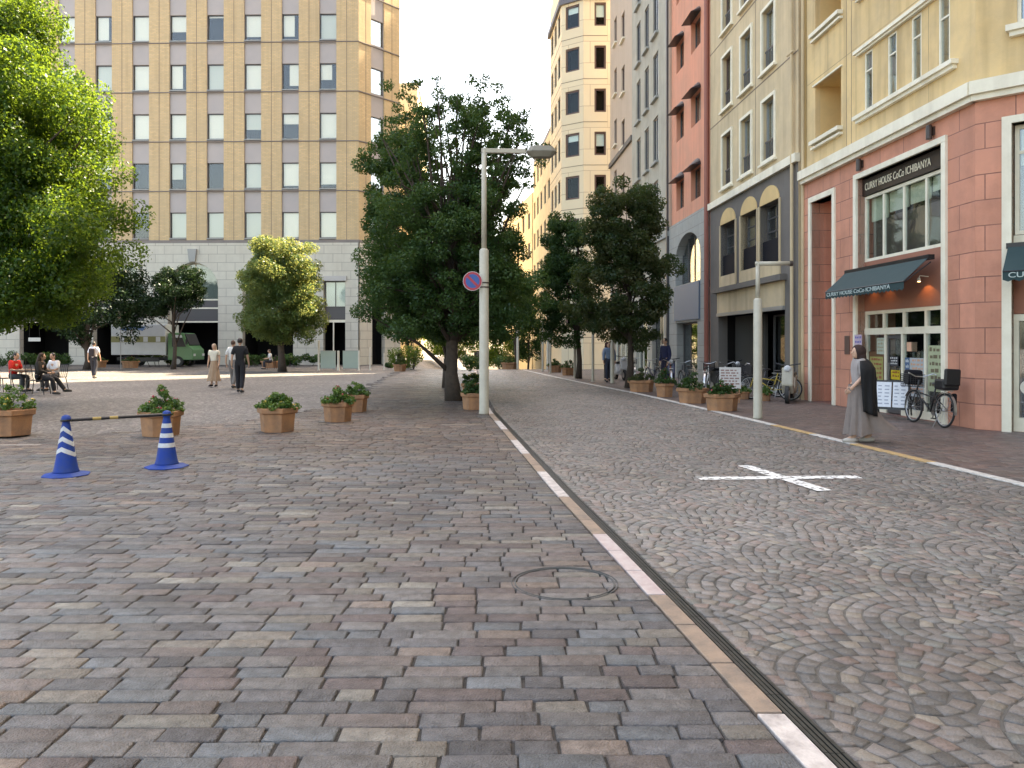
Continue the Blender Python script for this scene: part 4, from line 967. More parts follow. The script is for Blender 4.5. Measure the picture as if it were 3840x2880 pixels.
for i, (x, y, rx, zc, rz_, mm, lb) in enumerate([(-8.1, 60, 1.3, 2.8, 1.9, 'leafB', 'dark conifer like tree beside the ochre office corner'), (-5.6, 74, 2.6, 2.2, 1.8, 'leafA', 'bright green tree beyond the median, left of the trunks'), (-1.3, 78, 2.2, 1.6, 2.0, 'leafA', 'bright green tree beyond the road end, right of the trunks'),
                                              (-10.5, 84, 3, 2.8, 2.4, 'leafA', 'sunlit green tree far behind the glass panels'), (1.6, 74, 1.4, 2.6, 2.2, 'leafB', 'dark green tree in front of distant pale ochre houses')]):
    tree((x, y, gz(x, y)), lb, [(0, 0, zc + 1, rx, rx, rz_, 2)], zc + 1, .12, M[mm], 60, 6500, .2, 30 + i, (.45, .7), nb=6)

def shrub(name, loc, label, rx, ry, rz_, n, lsize, m, seed, cat='hedge', group=None):
    e = empty(name, loc, 0, label, cat, group); rr = random.Random(seed)
    cl = [(rr.uniform(-rx, rx), rr.uniform(-ry, ry), rr.uniform(.3, 1) * rz_ * .75, rz_ * .35) for _ in range(max(8, int(rx * 8)))]
    leaves('foliage', cl, n, lsize, m, e, seed)
    st = MB()
    for c in cl[:12]: st.tube([(c[0] * .8, c[1] * .8, -.02), (c[0], c[1], c[2])], .02, 5)
    st.build('stem', M['bark'], e); return e
shrub('hedge', (-33.5, 52.5, 0), 'low dark hedge under the big tree at the left', 3.5, .5, 1.1, 4500, .14, M['leafB'], 41)
shrub('hedge', (-24.0, 53.5, 0), 'low green shrubs behind the man with the backpack', 1.5, .5, 1.2, 2500, .13, M['leafA'], 42)
shrub('hedge', (-15.5, 53.5, 0), 'dark green hedge below the clipped square tree', 3.0, .5, .9, 4000, .13, M['leafB'], 43)
shrub('hedge', (-7.2, 50.5, 0), 'low hedge between white posts and median strip', 1.2, .4, .55, 2200, .12, M['leafB'], 44)
shrub('hedge', (-1.6, 56, gz(-1.6, 56)), 'long low hedge closing the end of the road', 1.9, .5, 1.35, 3500, .14, M['leafB'], 45)
shrub('bush', (-6.4, 46.5, 0), 'yellow green sunlit bush beside the median planter', .75, .35, 1.5, 2600, .11, M['leafA'], 46, 'bush')

# ------------------------------------------------------------------ planters
M['petal'] = mat('petal', (.5, .06, .08), .6); M['petaly'] = mat('petal_yellow', (.65, .45, .08), .6)
def planter_proto(r=.34, h=.40, hexa=True, seed=1, label='', group=None, loc=(0, 0, 0), rz=0, plant=.36, leafm=None, nleaf=900, name='flower_planter', ry=1.0):
    e = empty(name, loc, rz, label, 'planter', group); rq = random.Random(seed * 7); plant *= rq.uniform(.75, 1.3); nleaf = int(nleaf * rq.uniform(1.3, 2.2))
    n = 6; mb = MB()
    def ring(rad, z): return [(rad * math.cos(math.pi / 3 * k), ry * rad * math.sin(math.pi / 3 * k), z) for k in range(n)]
    prof = [(r * .80, 0), (r * .88, h * .75), (r * .90, h * .76), (r * 1.0, h * .80), (r * 1.02, h), (r * .90, h), (r * .86, h * .86)]
    vs = [p for rad, z in prof for p in ring(rad, z)]
    fs = [(i * n + k, i * n + (k + 1) % n, (i + 1) * n + (k + 1) % n, (i + 1) * n + k) for i in range(len(prof) - 1) for k in range(n)] + [tuple(range(n - 1, -1, -1))]
    mb.add(vs, fs); mb.build('pot', M['terra'], e, bevel=.006)
    sb = MB(); sb.add(ring(r * .87, h * .88), [tuple(range(n))]); sb.build('soil', M['soil'], e)
    rr = random.Random(seed); cl = []
    for _ in range(34):
        a = rr.uniform(0, 6.28); q = rr.uniform(0, .95) ** .8 * r
        cl.append((q * math.cos(a), ry * q * math.sin(a), h + rr.uniform(.01, plant * (1.08 - q / r)), rr.uniform(.05, .10)))
    leaves('plants', cl, nleaf, .055, leafm or M['leafP'], e, seed, up=.8)
    if seed % 3 != 1: leaves('flowers', [(q[0], q[1], q[2] + .05, .03) for q in cl[:7]], 40, .04, M['petal'] if seed % 2 else M['petaly'], e, seed + 5)
    return e
M['petal'] = mat('petal', (.6, .1, .12), .6)
gp = 'terracotta planters on the paving'
planter_proto(.37, .43, seed=2, loc=(-4.26, 13.95, 0), rz=R(0), label='hexagonal terracotta planter of green plants, alone between the cones and the median', group=gp)
planter_proto(.33, .40, seed=3, loc=(-3.56, 15.7, 0), rz=R(12), label='terracotta planter in front of a second one, left of the street tree trunk', group=gp)
planter_proto(.33, .40, seed=4, loc=(-3.66, 17.9, 0), rz=R(20), label='terracotta planter half hidden behind another, left of the street tree trunk', group=gp)
planter_proto(.37, .43, seed=5, loc=(-6.08, 13.3, 0), rz=R(30), label='terracotta planter of leafy plants behind the right hand blue cone', group=gp, plant=.42)
planter_proto(.42, .45, seed=6, loc=(-8.75, 13.4, 0), rz=R(5), label='terracotta planter cut by the left edge of the picture', group=gp, plant=.42)
planter_proto(.30, .40, seed=7, loc=(-.94, 18.55, 0), rz=R(8), label='terracotta planter tucked close behind the tall lamp post', group=gp, plant=.45, leafm=M['leafB'])
planter_proto(.30, .40, seed=8, loc=(-1.22, 22.9, 0), rz=R(8), label='planter beside the nearest street tree trunk, beyond the lamp post', group=gp, plant=.6, leafm=M['leafB'])
gr = 'planters along the right kerb'
planter_proto(.44, .40, seed=9, loc=(4.98, 18.2, 0), rz=R(0), label='nearest planter on the right pavement, beside the short lamp post', group=gr, leafm=M['leafB'], ry=.7)
planter_proto(.44, .40, seed=10, loc=(4.82, 20.5, 0), rz=R(0), label='second planter from the short lamp post on the right kerb', group=gr, leafm=M['leafB'], ry=.7)
planter_proto(.34, .40, seed=15, loc=(4.55, 22.9, 0), rz=R(25), label='third planter from the short lamp post on the right kerb', group=gr, leafm=M['leafB'], ry=.8)
planter_proto(.46, .38, seed=16, loc=(4.25, 25.2, 0), rz=R(0), label='planter at the foot of the broad reddish tree', group=gr, leafm=M['leafC'], ry=.7)
planter_proto(.42, .38, seed=17, loc=(2.85, 38.2, 0), rz=R(0), label='planter on the right kerb beyond the narrow dark tree', group=gr, leafm=M['leafB'], ry=.7)
planter_proto(.42, .38, seed=18, loc=(2.35, 42, 0), rz=R(0), label='farthest planter on the right kerb near the cream tower', group=gr, leafm=M['leafB'], ry=.7)
planter_proto(.40, .40, seed=19, loc=(-6.35, 43.5, 0), rz=R(0), label='planter with a bushy plant at the far end of the median strip', group=gp, leafm=M['leafC'], plant=.9, nleaf=1500)
planter_proto(.55, .42, seed=20, loc=(-.15, 47.5, -.02), rz=R(0), label='low planter around the thin tree at the road end', group=gp, leafm=M['leafC'])
for i, (x, y, lb) in enumerate([(-27.2, 50.5, 'pinkish planter right of the man with the backpack'), (-24.6, 49.5, 'pinkish planter below the truck cargo box'), (-15.6, 49.5, 'planter in shade behind the man in black')]):
    planter_proto(.62, .45, seed=22 + i, loc=(x, y, 0), rz=0, label=lb, group='pinkish planters before the office block', leafm=M['leafB'], ry=.6)

# ------------------------------------------------------------------ lamps and posts
def lamp(loc, rz, lower_h, h, r0, r1, arm, label, head=True, sz=1.0, group=None, headlen=.72):
    e = empty('street_lamp', loc, rz, label, 'street lamp', group)
    mb = MB().lathe([(r0 * 1.08, 0), (r0 * 1.08, .03), (r0, .05), (r0 * .97, lower_h), (r0 * .8, lower_h + .03), (r1, lower_h + .05)], 20)
    mb.build('base_pole', M['pole'], e, smooth=True, bevel=0)
    MB().lathe([(r1, lower_h), (r1 * .92, h)], 16).build('pole', M['pole'], e, smooth=True)
    if head:
        a = MB().box(-r1, arm - headlen, -.045, .045, h - .10, h).build('arm', M['pole'], e, bevel=.01)
        hb = MB(); n = 12
        # shallow boat-shaped lantern
        for zz0, zz1, k0, k1 in ((-.19, -.07, .60, 1.0), (-.07, .06, 1.0, .72)):
            vs = []
            for (z, k) in ((zz0, k0), (zz1, k1)):
                for i in range(n): 
                    t = 2 * math.pi * i / n; c_, s_ = math.cos(t), math.sin(t)
                    vs.append((arm - headlen / 2 + headlen / 2 * k * math.copysign(abs(c_) ** .6, c_), .19 * k * math.copysign(abs(s_) ** .7, s_), h + z))
            hb.add(vs, [(i, (i + 1) % n, n + (i + 1) % n, n + i) for i in range(n)] + [tuple(range(n - 1, -1, -1)), tuple(range(n, 2 * n))])
        hb.build('lamp_head', M['lamphead'], e, bevel=.01)
    else:
        MB().tube([(-r1, 0, h - .04), (arm, 0, h - .04)], .045, 12).build('arm', M['pole'], e, smooth=True)
        MB().tube([(arm, 0, h - .04), (arm + .06, 0, h - .04)], .06, 12).build('end_cap', M['darkbrown'], e)
    return e
L1 = lamp((-.63, 17.3, 0), R(3), 3.68, 5.98, .108, .060, 1.66, 'tall cream lamp post with a long arm at the near end of the tree row')
mb = MB().tube([(-.10, -.06, 2.90), (.0, -.06, 2.90)], .02, 6).lathe([(.112, 2.84), (.112, 2.87)], 16).lathe([(.112, 2.94), (.112, 2.97)], 16)
mb.build('bracket', M['darkbrown'], L1)
def disc(mb, r0, r1, y, n=40, a0=0, a1=2 * math.pi):
    for i in range(n):
        t0, t1 = a0 + (a1 - a0) * i / n, a0 + (a1 - a0) * (i + 1) / n
        mb.quad((r0 * math.cos(t0), y, r0 * math.sin(t0)), (r1 * math.cos(t0), y, r1 * math.sin(t0)), (r1 * math.cos(t1), y, r1 * math.sin(t1)), (r0 * math.cos(t1), y, r0 * math.sin(t1)))
sign = empty('road_sign', (-.88, 17.12, 2.98), R(6), 'round blue road sign with red rim and diagonal bar on the lamp post', 'road sign')
MB().lathe([(.215, 0), (.215, .012)], 40).build('sign_plate', mat('sign_back', (.62, .60, .58), .5), sign, rot=(R(90), 0, 0))
mb = MB(); disc(mb, 0.0, .155, -.0145); mb.build('sign_field', mat('sign_blue', (.03, .10, .34), .45), sign)
mb = MB(); disc(mb, .155, .205, -.0150); v_ = .028; c_ = math.cos(R(45)); L_ = .16
mb.add([((-L_ * c_ - v_ * c_), -.017, (L_ * c_ - v_ * c_)), ((-L_ * c_ + v_ * c_), -.017, (L_ * c_ + v_ * c_)), ((L_ * c_ + v_ * c_), -.017, (-L_ * c_ + v_ * c_)), ((L_ * c_ - v_ * c_), -.017, (-L_ * c_ - v_ * c_))], [(0, 1, 2, 3)])
mb.build('sign_ring', mat('sign_red', (.42, .04, .07), .45), sign)
MB().box(-.02, .14, .012, .03, -.10, -.06).build('bracket', M['darkbrown'], sign)
lamp((5.2, 16.25, 0), R(-4), 2.50, 3.32, .092, .048, .66, 'short lamp post with a rod arm on the right pavement near the walking woman', head=False)
lamp((.35, 47.2, 0), R(178), 2.3, 4.0, .08, .05, 1.0, 'far lamp post beside the thin green tree', headlen=.5)
lamp((3.15, 37.0, 0), R(180), 2.9, 6.2, .09, .05, .9, 'lamp post whose head shows above the narrow dark tree', headlen=.55)
lamp((4.0, 30.6, 0), R(100), 2.6, 5.3, .08, .05, .9, 'lamp post half hidden in the broad reddish tree', headlen=.55)
lamp((2.15, 46.0, 0), R(0), 2.6, 4.6, .09, .06, .8, 'lamp post in front of the cream tower', headlen=.5)
def post(x, y, h, r, label, m=None, group='white posts at the edge of the square'):
    e = empty('bollard', (x, y, 0), 0, label, 'post', group)
    MB().lathe([(r * 1.6, 0), (r * 1.6, .02), (r, .03), (r, h - .02), (r * .5, h)], 12).build('shaft', m or M['white'], e); return e
post(-11.3, 44.9, 1.75, .06, 'tall white post left of the glass panels')
post(-10.15, 44.9, 1.15, .07, 'white post between the two glass panels'); post(-8.95, 44.9, 1.15, .055, 'white post right of the glass panels')
post(-8.35, 45.2, 1.35, .04, 'slim white post, first right of the glass panels'); post(-7.6, 45.6, 1.0, .035, 'slim white post, second right of the glass panels'); post(-6.9, 45.8, .95, .035, 'slim post just left of the median planter')
M['panelg'] = mat('frosted_green', (.34, .42, .36), .3, (.28, .36, .33), 3, .5)
for x, lb in ((-10.75, 'frosted green glass panel, left of two'), (-9.45, 'frosted teal glass panel, right of two')):
    e = empty('glass_screen', (x, 44.9, 0), 0, lb, 'glass panel', 'glass panels at the edge of the square')
    MB().box(-.44, .44, -.01, .01, .14, 1.13).build('pane', M['panelg'], e); MB().box(-.45, .45, -.02, .02, 1.13, 1.16).box(-.45, .45, -.02, .02, .10, .14).box(-.40, -.36, -.02, .02, 0, .1).box(.36, .40, -.02, .02, 0, .1).build('frame', M['greymetal'], e)
for i, (x, y) in enumerate([(1.75, 43.8), (2.05, 41.0), (2.9, 35.5), (3.35, 31.8)]):
    post(x, y, 2.9 if i < 3 else 2.6, .055, ('slim grey pole nearest to the cream tower', 'slim grey pole second from the cream tower', 'slim pole beside the narrow dark tree', 'slim pole left of the broad reddish tree')[i], M['pole'], 'slim poles along the right kerb')

# ------------------------------------------------------------------ cones and bar
M['conb'] = mat('cone_blue', (.004, .042, .27), .55, (.03, .06, .17), 7, .7, spec=.25); M['conw'] = mat('cone_white', (.62, .64, .66), .55, (.36, .37, .38), 9, .7)
def cone(loc, rz, label, chev):
    e = empty('traffic_cone', loc, rz, label, 'traffic cone', 'blue and white traffic cones')
    H = .70; n = 32
    prof = [(.150, .035), (.140, .06), (.128, .10), (.045, .62), (.040, .64), (.052, .655), (.056, .68), (.045, .715), (.015, .73)]
    MB().lathe(prof, n).build('body', M['conb'], e, smooth=True)
    b = MB(); b.lathe([(.27, 0), (.27, .012), (.24, .022), (.19, .030), (.16, .04)], 8); b.build('base', M['conb'], e, bevel=.004)
    def rad(z): return .128 + (.045 - .128) * (z - .10) / .52 + .0022
    for z0 in (.26, .385, .51):
        w = .055; mb = MB(); m_ = 48; vs = []
        for k in range(m_):
            a = 2 * math.pi * k / m_; dz = (abs(((a * 2 / math.pi + 1) % 2) - 1) - .5) * .075 * chev
            for z in (z0 + dz, z0 + w + dz): vs.append((rad(z) * math.cos(a), rad(z) * math.sin(a), z))
        mb.add(vs, [(2 * k, 2 * ((k + 1) % m_), 2 * ((k + 1) % m_) + 1, 2 * k + 1) for k in range(m_)]); mb.build('stripe', M['conw'], e, smooth=True)
    return e
cone((-5.40, 9.30, 0), R(0), 'blue cone with white chevron stripes, at the left end of the striped bar', 1)
cone((-4.46, 9.92, 0), R(20), 'blue cone with straight white stripes, at the right end of the striped bar', 0)
bar = empty('cone_bar', (-5.40, 9.30, .665), 0, 'black and yellow striped bar linking the two blue cones', 'bar')
p0 = Vector((0.0, 0, 0)); p1 = Vector((.94, .62, .012)); mbs = [MB(), MB()]
for i in range(12):
    a, b_ = p0.lerp(p1, i / 12), p0.lerp(p1, (i + 1) / 12); mbs[0 if i % 2 == 0 or i in (1, 7, 9, 11) else 1].tube([a, b_], .021, 10)
mbs[0].build('bar', M['black'], bar); mbs[1].build('yellow_band', mat('bar_yellow', (.34, .24, .08), .7), bar)
for p in (p0, p1): MB().lathe([(.062, -.012), (.066, 0), (.062, .012)], 20, p).build('ring', M['black'], bar)

# a few fallen leaves and scraps on the paving
rs = np.random.RandomState(77); fl = MB()
for _ in range(170):
    y = rs.uniform(5, 30); x = rs.uniform(-.45 * y, min(.3 * y, kl(y) - .3)); a = rs.uniform(0, 6.28); q = rs.uniform(.012, .03)
    c_, s_ = math.cos(a), math.sin(a); z = .008
    fl.add([(x + q * c_, y + q * s_, z + .004), (x - .5 * q * s_, y + .5 * q * c_, z), (x - q * c_, y - q * s_, z + .007), (x + .5 * q * s_, y - .5 * q * c_, z)], [(0, 1, 2, 3)])
tag(fl.build('fallen_leaves', mat('dry_leaf', (.06, .035, .018), .8)), 'scattered dry fallen leaves on the brick paving', 'leaves', kind='stuff')
# ------------------------------------------------------------------ people
def skin_mesh(V, E_, rad, root, levels=2):
    me = bpy.data.meshes.new('sk'); me.from_pydata(V, E_, []); o = put('sk', me)
    sm = o.modifiers.new('s', 'SKIN'); sm.use_smooth_shade = True
    for i, v in enumerate(me.skin_vertices[0].data):
        r = rad[i]; v.radius = r if hasattr(r, '__len__') else (r, r); v.use_root = (i == root)
    ss = o.modifiers.new('ss', 'SUBSURF'); ss.levels = levels; ss.render_levels = levels
    dg = bpy.context.evaluated_depsgraph_get(); out = bpy.data.meshes.new_from_object(o.evaluated_get(dg)); bpy.data.objects.remove(o); return out
def join_mesh(name, mes, m):
    bm = bmesh.new()
    for me in mes: bm.from_mesh(me)
    out = bpy.data.meshes.new(name); bm.to_mesh(out); bm.free(); out.materials.append(m)
    for p in out.polygons: p.use_smooth = True; p.material_index = 0
    return out
STAND = dict(pelvis=(0, 0, .93), waist=(0, 0, 1.06), chest=(0, .005, 1.25), neck=(0, -.005, 1.43), head=(0, .01, 1.50),
             shl=(-.165, 0, 1.385), ell=(-.215, -.02, 1.12), wrl=(-.225, .05, .88), hal=(-.22, .08, .80),
             shr=(.165, 0, 1.385), elr=(.215, -.02, 1.12), wrr=(.225, .05, .88), har=(.22, .08, .80),
             hil=(-.085, 0, .90), knl=(-.095, .02, .49), anl=(-.10, -.01, .09), tol=(-.115, .13, .035),
             hir=(.085, 0, .90), knr=(.095, .02, .49), anr=(.10, -.01, .09), tor=(.115, .13, .035))
SIT = dict(STAND); SIT.update(pelvis=(0, 0, .50), waist=(0, .02, .63), chest=(0, .05, .82), neck=(0, .09, 1.0), head=(0, .12, 1.07), shl=(-.165, .07, .96), shr=(.165, .07, .96),
            ell=(-.22, .12, .72), wrl=(-.13, .33, .66), hal=(-.10, .40, .66), elr=(.22, .12, .72), wrr=(.13, .33, .66), har=(.10, .40, .66),
            hil=(-.09, .04, .48), knl=(-.11, .44, .49), anl=(-.11, .42, .09), tol=(-.12, .56, .035), hir=(.09, .04, .48), knr=(.11, .44, .49), anr=(.11, .42, .09), tor=(.12, .56, .035))
def person(loc, rz, label, pose, scale=1.0, shirt=(.6, .6, .6), pants=(.05, .05, .06), sleeve=.5, hair='short', group=None, skirt=None, shoes=(.03, .03, .03), haircol=None, pantsleg=1, extra=None, skinm=None, headturn=0.):
    e = empty('person', loc, rz, label, 'person', group); e.scale = (scale,) * 3
    P = {k: Vector(v) for k, v in pose.items()}
    sk = skinm or M['skin']
    def graph(names, edges, radf, root, cut={}):
        V = [tuple(cut.get(n, P[n])) for n in names]; ix = {n: i for i, n in enumerate(names)}
        return skin_mesh(V, [(ix[a], ix[b]) for a, b in edges], [radf[n] for n in names], ix[root])
    names = ['pelvis', 'waist', 'chest', 'neck', 'head', 'shl', 'ell', 'wrl', 'hal', 'shr', 'elr', 'wrr', 'har', 'hil', 'knl', 'anl', 'tol', 'hir', 'knr', 'anr', 'tor']
    edges = [('pelvis', 'waist'), ('waist', 'chest'), ('chest', 'neck'), ('neck', 'head'), ('chest', 'shl'), ('shl', 'ell'), ('ell', 'wrl'), ('wrl', 'hal'), ('chest', 'shr'), ('shr', 'elr'), ('elr', 'wrr'), ('wrr', 'har'),
             ('pelvis', 'hil'), ('hil', 'knl'), ('knl', 'anl'), ('anl', 'tol'), ('pelvis', 'hir'), ('hir', 'knr'), ('knr', 'anr'), ('anr', 'tor')]
    rad = dict(pelvis=(.12, .095), waist=(.115, .085), chest=(.135, .10), neck=.05, head=.05, shl=.058, ell=.04, wrl=.028, hal=(.035, .018), shr=.058, elr=.04, wrr=.028, har=(.035, .018),
               hil=.08, knl=.055, anl=.038, tol=.035, hir=.08, knr=.055, anr=.038, tor=.035)
    parts = [graph(names, edges, rad, 'pelvis')]
    # head with brow, nose, chin and ears; hands with fingers and thumb
    hd = P['head']; c, s = math.cos(headturn), math.sin(headturn)
    hm = MB().ell((0, 0, .085), (.072, .088, .108), 18, 12).ell((0, .035, .03), (.045, .05, .045), 12, 8)
    hm.ell((0, .093, .075), (.012, .018, .022), 8, 6).ell((-.073, 0, .08), (.012, .02, .03), 8, 6).ell((.073, 0, .08), (.012, .02, .03), 8, 6).ell((0, .083, .035), (.022, .010, .008), 8, 5)
    hm.v = [(hd.x + c * x - s * y, hd.y + s * x + c * y, hd.z + z) for x, y, z in hm.v]
    parts.append(hm.mesh('h', sk))
    for side, (w, h) in (('l', ('wrl', 'hal')), ('r', ('wrr', 'har'))):
        d = (P[h] - P[w]).normalized(); sd = d.cross(Vector((1 if side == 'r' else -1, .2, 0))).normalized(); pn = d.cross(sd)
        fm = MB()
        for i, ln in enumerate((.068, .078, .073, .058)):
            b_ = P[h] + sd * (.024 - .016 * i) + d * .012
            fm.tube([b_, b_ + d * ln * .45 + pn * .004, b_ + d * ln * .8 + pn * .018, b_ + d * ln + pn * .032], [.0095, .0088, .008, .006], 6)
        b_ = P[w].lerp(P[h], .45); fm.tube([b_, b_ + sd * .04 + d * .015, b_ + sd * .05 + d * .05], [.013, .011, .008], 6)
        parts.append(fm.mesh('f', sk))
    body = put('body', join_mesh('body', parts, sk), e)
    # eyes
    em = MB()
    for sx in (-.03, .03):
        x, y, z = sx, .080, .092; em.ell((hd.x + c * x - s * y, hd.y + s * x + c * y, hd.z + z), (.010, .008, .006), 8, 5)
    em.build('eyes', M['black'], e)
    # shirt
    g = .018; cut = {}
    sl = sleeve
    for q in 'lr':
        cut['el' + q] = P['sh' + q].lerp(P['el' + q], min(1, sl * 2)) if sl <= .5 else P['el' + q]
    nm = ['pelvis', 'waist', 'chest', 'neck', 'shl', 'ell', 'shr', 'elr']; ed = [('pelvis', 'waist'), ('waist', 'chest'), ('chest', 'neck'), ('chest', 'shl'), ('shl', 'ell'), ('chest', 'shr'), ('shr', 'elr')]
    cut['neck'] = P['chest'].lerp(P['neck'], .80); cut['pelvis'] = P['pelvis'] + (P['pelvis'] - P['waist']) * .55
    rs_ = {k: tuple(a + g for a in v) if hasattr(v, '__len__') else v + g for k, v in rad.items()}
    rs_['neck'] = .062; rs_['pelvis'] = (.145, .118); rs_['shl'] = rs_['shr'] = .084; rs_['ell'] = rs_['elr'] = .066
    if sl > .5:
        nm += ['wrl', 'wrr']; ed += [('ell', 'wrl'), ('elr', 'wrr')]
    if shirt: put('shirt', join_mesh('shirt', [graph(nm, ed, rs_, 'chest', cut)], cloth(shirt)), e)
    if pants:
        nm = ['waist', 'pelvis', 'hil', 'knl', 'anl', 'hir', 'knr', 'anr']; ed = [('waist', 'pelvis'), ('pelvis', 'hil'), ('hil', 'knl'), ('knl', 'anl'), ('pelvis', 'hir'), ('hir', 'knr'), ('knr', 'anr')]
        r2 = dict(rs_); r2['waist'] = (.122, .095); r2['pelvis'] = (.14, .112); r2['hil'] = r2['hir'] = .10; r2['knl'] = r2['knr'] = .078; r2['anl'] = r2['anr'] = .062
        put('trousers', join_mesh('trousers', [graph(nm, ed, r2, 'pelvis', {'waist': P['pelvis'].lerp(P['waist'], 1.05)})], cloth(pants)), e)
    for q in 'lr':
        sh = MB()
        a, t = P['an' + q], P['to' + q]; d = (t - a); d.z = 0; d = d.normalized(); a0 = Vector((a.x, a.y, max(0.0, t.z - .035)))
        sh.tube([a0 - d * .06 + Vector((0, 0, .04)), a0 + Vector((0, 0, .045)), a0 + d * .10 + Vector((0, 0, .04)), a0 + d * .19 + Vector((0, 0, .028))], [.03, .046, .045, .026], 10); sh.build('shoe', cloth(shoes), e, smooth=True)
    if skirt: skirt(e, P)
    hc = mat_once('hair_' + str(haircol), haircol) if haircol else M['hair']
    hb = MB()
    if hair == 'short': hb.ell((0, -.012, .105), (.080, .092, .098), 16, 10)
    if hair == 'bob': hb.ell((0, -.025, .095), (.112, .128, .128), 16, 10).ell((0, -.055, -.01), (.115, .10, .13), 14, 8)
    if hair == 'long': hb.ell((0, -.015, .10), (.088, .098, .105), 16, 10).tube([(0, -.05, .08), (0, -.085, -.05), (0, -.095, -.18), (0, -.10, -.26)], [.075, .085, .075, .03], 12)
    if hair == 'bun': hb.ell((0, -.012, .105), (.080, .092, .1), 16, 10).ell((0, -.08, .16), (.04, .04, .04), 10, 8)
    # keep the face free: pull the front of the hair back
    hb.v = [(x, min(y, .052 - .25 * max(0, .11 - z)) if y > 0 else y, z) for x, y, z in hb.v]
    hb.v = [(hd.x + c * x - s * y, hd.y + s * x + c * y, hd.z + z) for x, y, z in hb.v]
    hb.build('hair', hc, e, smooth=True)
    if extra: extra(e, P)
    return e
def mat_once(n, c, rough=.8):
    if n not in M: M[n] = mat('cloth_' + str(len(M)), c, rough, tuple(x * .75 for x in c), 9, .5, bump=.15, bscale=30)
    return M[n]
def cloth(c): return mat_once('c%.2f_%.2f_%.2f' % tuple(c), c)
def backpack(e, P):
    c = P['chest']; MB().box(-.13, .13, -.25, -.12, 1.00, 1.38).build('backpack', cloth((.03, .02, .022)), e, bevel=.04)
    MB().tube([(-.10, -.13, 1.36), (-.10, .02, 1.44), (-.10, .125, 1.30), (-.11, .10, 1.1)], .016, 6).tube([(.10, -.13, 1.36), (.10, .02, 1.44), (.10, .125, 1.30), (.11, .10, 1.1)], .016, 6).build('strap', M['black'], e)
def skirt_maker(colr, top, bot, r0, r1, z0, z1, sweep=(0, 0), ell_=.85, folds=9, amp=.05, phase=0.):
    def f(e, P):
        mb = MB(); n = 72; m_ = 22; pe = P['pelvis']; vs = []
        for j in range(m_):
            t = j / (m_ - 1); z = z0 + (z1 - z0) * t; r = r0 + (r1 - r0) * t ** 1.1
            for k in range(n):
                a = 2 * math.pi * k / n
                dn = max(0, math.cos(a - math.atan2(sweep[1], sweep[0]))) ** .8 if (sweep[0] or sweep[1]) else 0
                rr_ = r * (1 + amp * t * (math.sin(folds * a + phase + 2.2 * t) + .5 * math.sin((folds * 2 + 1) * a + 1.7)))
                x = pe.x + rr_ * math.cos(a) + sweep[0] * dn * t ** 2.6; y = pe.y + rr_ * ell_ * math.sin(a) + sweep[1] * dn * t ** 2.6
                zz = z + (.10 * dn * t ** 2 if sweep[0] or sweep[1] else 0) + .012 * t * math.sin(folds * a)
                vs.append((x, y, zz))
        mb.add(vs, [(j * n + k, j * n + (k + 1) % n, (j + 1) * n + (k + 1) % n, (j + 1) * n + k) for j in range(m_ - 1) for k in range(n)])
        mb.build('skirt', cloth(colr), e, smooth=True)
    return f
# woman walking left along the right kerb, long windblown skirt, black shawl
W1 = dict(STAND); W1.update(shl=(-.15, .0, 1.385), shr=(.15, 0, 1.385), ell=(-.165, -.01, 1.13), wrl=(-.165, .15, .97), hal=(-.155, .20, .91), elr=(.19, -.07, 1.14), wrr=(.17, .08, .96), har=(.15, .14, .89),
                            knl=(-.06, .06, .50), anl=(-.06, .10, .10), tol=(-.065, .24, .04), knr=(.06, .02, .48), anr=(.06, -.22, .12), tor=(.06, -.10, .035), head=(0, .03, 1.465))
def woman_extra(e, P):
    # open shawl hanging over the back and shoulder
    mb = MB(); n = 20; m_ = 18; vs = []
    for j in range(m_):
        t = j / (m_ - 1); z = 1.45 - .90 * t
        for k in range(n):
            a = math.pi * (.84 + 1.0 * k / (n - 1)); r = (.085 + .165 * min(1, t * 5) ** .5) * (1 + .13 * t * math.sin(k * 1.3 + 2 * t) + .03 * math.sin(9 * t)) * (1 - .25 * max(0, t - .45))
            y = r * .82 * math.sin(a) - .02 - .06 * t; x = r * 1.12 * math.cos(a)
            vs.append((x, y, z - .09 * t * math.sin(math.pi * k / (n - 1))))
    mb.add(vs, [(j * n + k, j * n + k + 1, (j + 1) * n + k + 1, (j + 1) * n + k) for j in range(m_ - 1) for k in range(n - 1)])
    o = mb.build('shawl', cloth((.004, .004, .005)), e, smooth=True); s = o.modifiers.new('s', 'SOLIDIFY'); s.thickness = .012
person((5.60, 12.4, 0), R(86), 'woman walking in profile in black shawl and long grey windblown skirt beside the right kerb', W1, .935, shirt=(.36, .32, .31), pants=None, sleeve=.5, hair='bob', haircol=(.035, .014, .012),
       skirt=skirt_maker((.23, .185, .165), 0, 0, .15, .20, 1.0, .13, sweep=(0.02, -.42), ell_=1.12, folds=8, amp=.15), shoes=(.5, .45, .40), extra=woman_extra, headturn=R(8))
WALK = dict(STAND); WALK.update(knl=(-.09, .10, .49), anl=(-.09, .14, .09), tol=(-.10, .27, .04), knr=(.09, -.02, .48), anr=(.09, -.16, .12), tor=(.10, -.04, .035), ell=(-.22, -.08, 1.13), wrl=(-.24, -.06, .89), hal=(-.24, -.03, .81), elr=(.22, .02, 1.13), wrr=(.24, .12, .91), har=(.23, .17, .84))
person((-19.0, 34.9, 0), R(4), 'man with dark backpack in white shirt walking away across the sunlit band', WALK, .98, shirt=(.78, .76, .80), pants=(.025, .025, .035), sleeve=.45, extra=backpack)
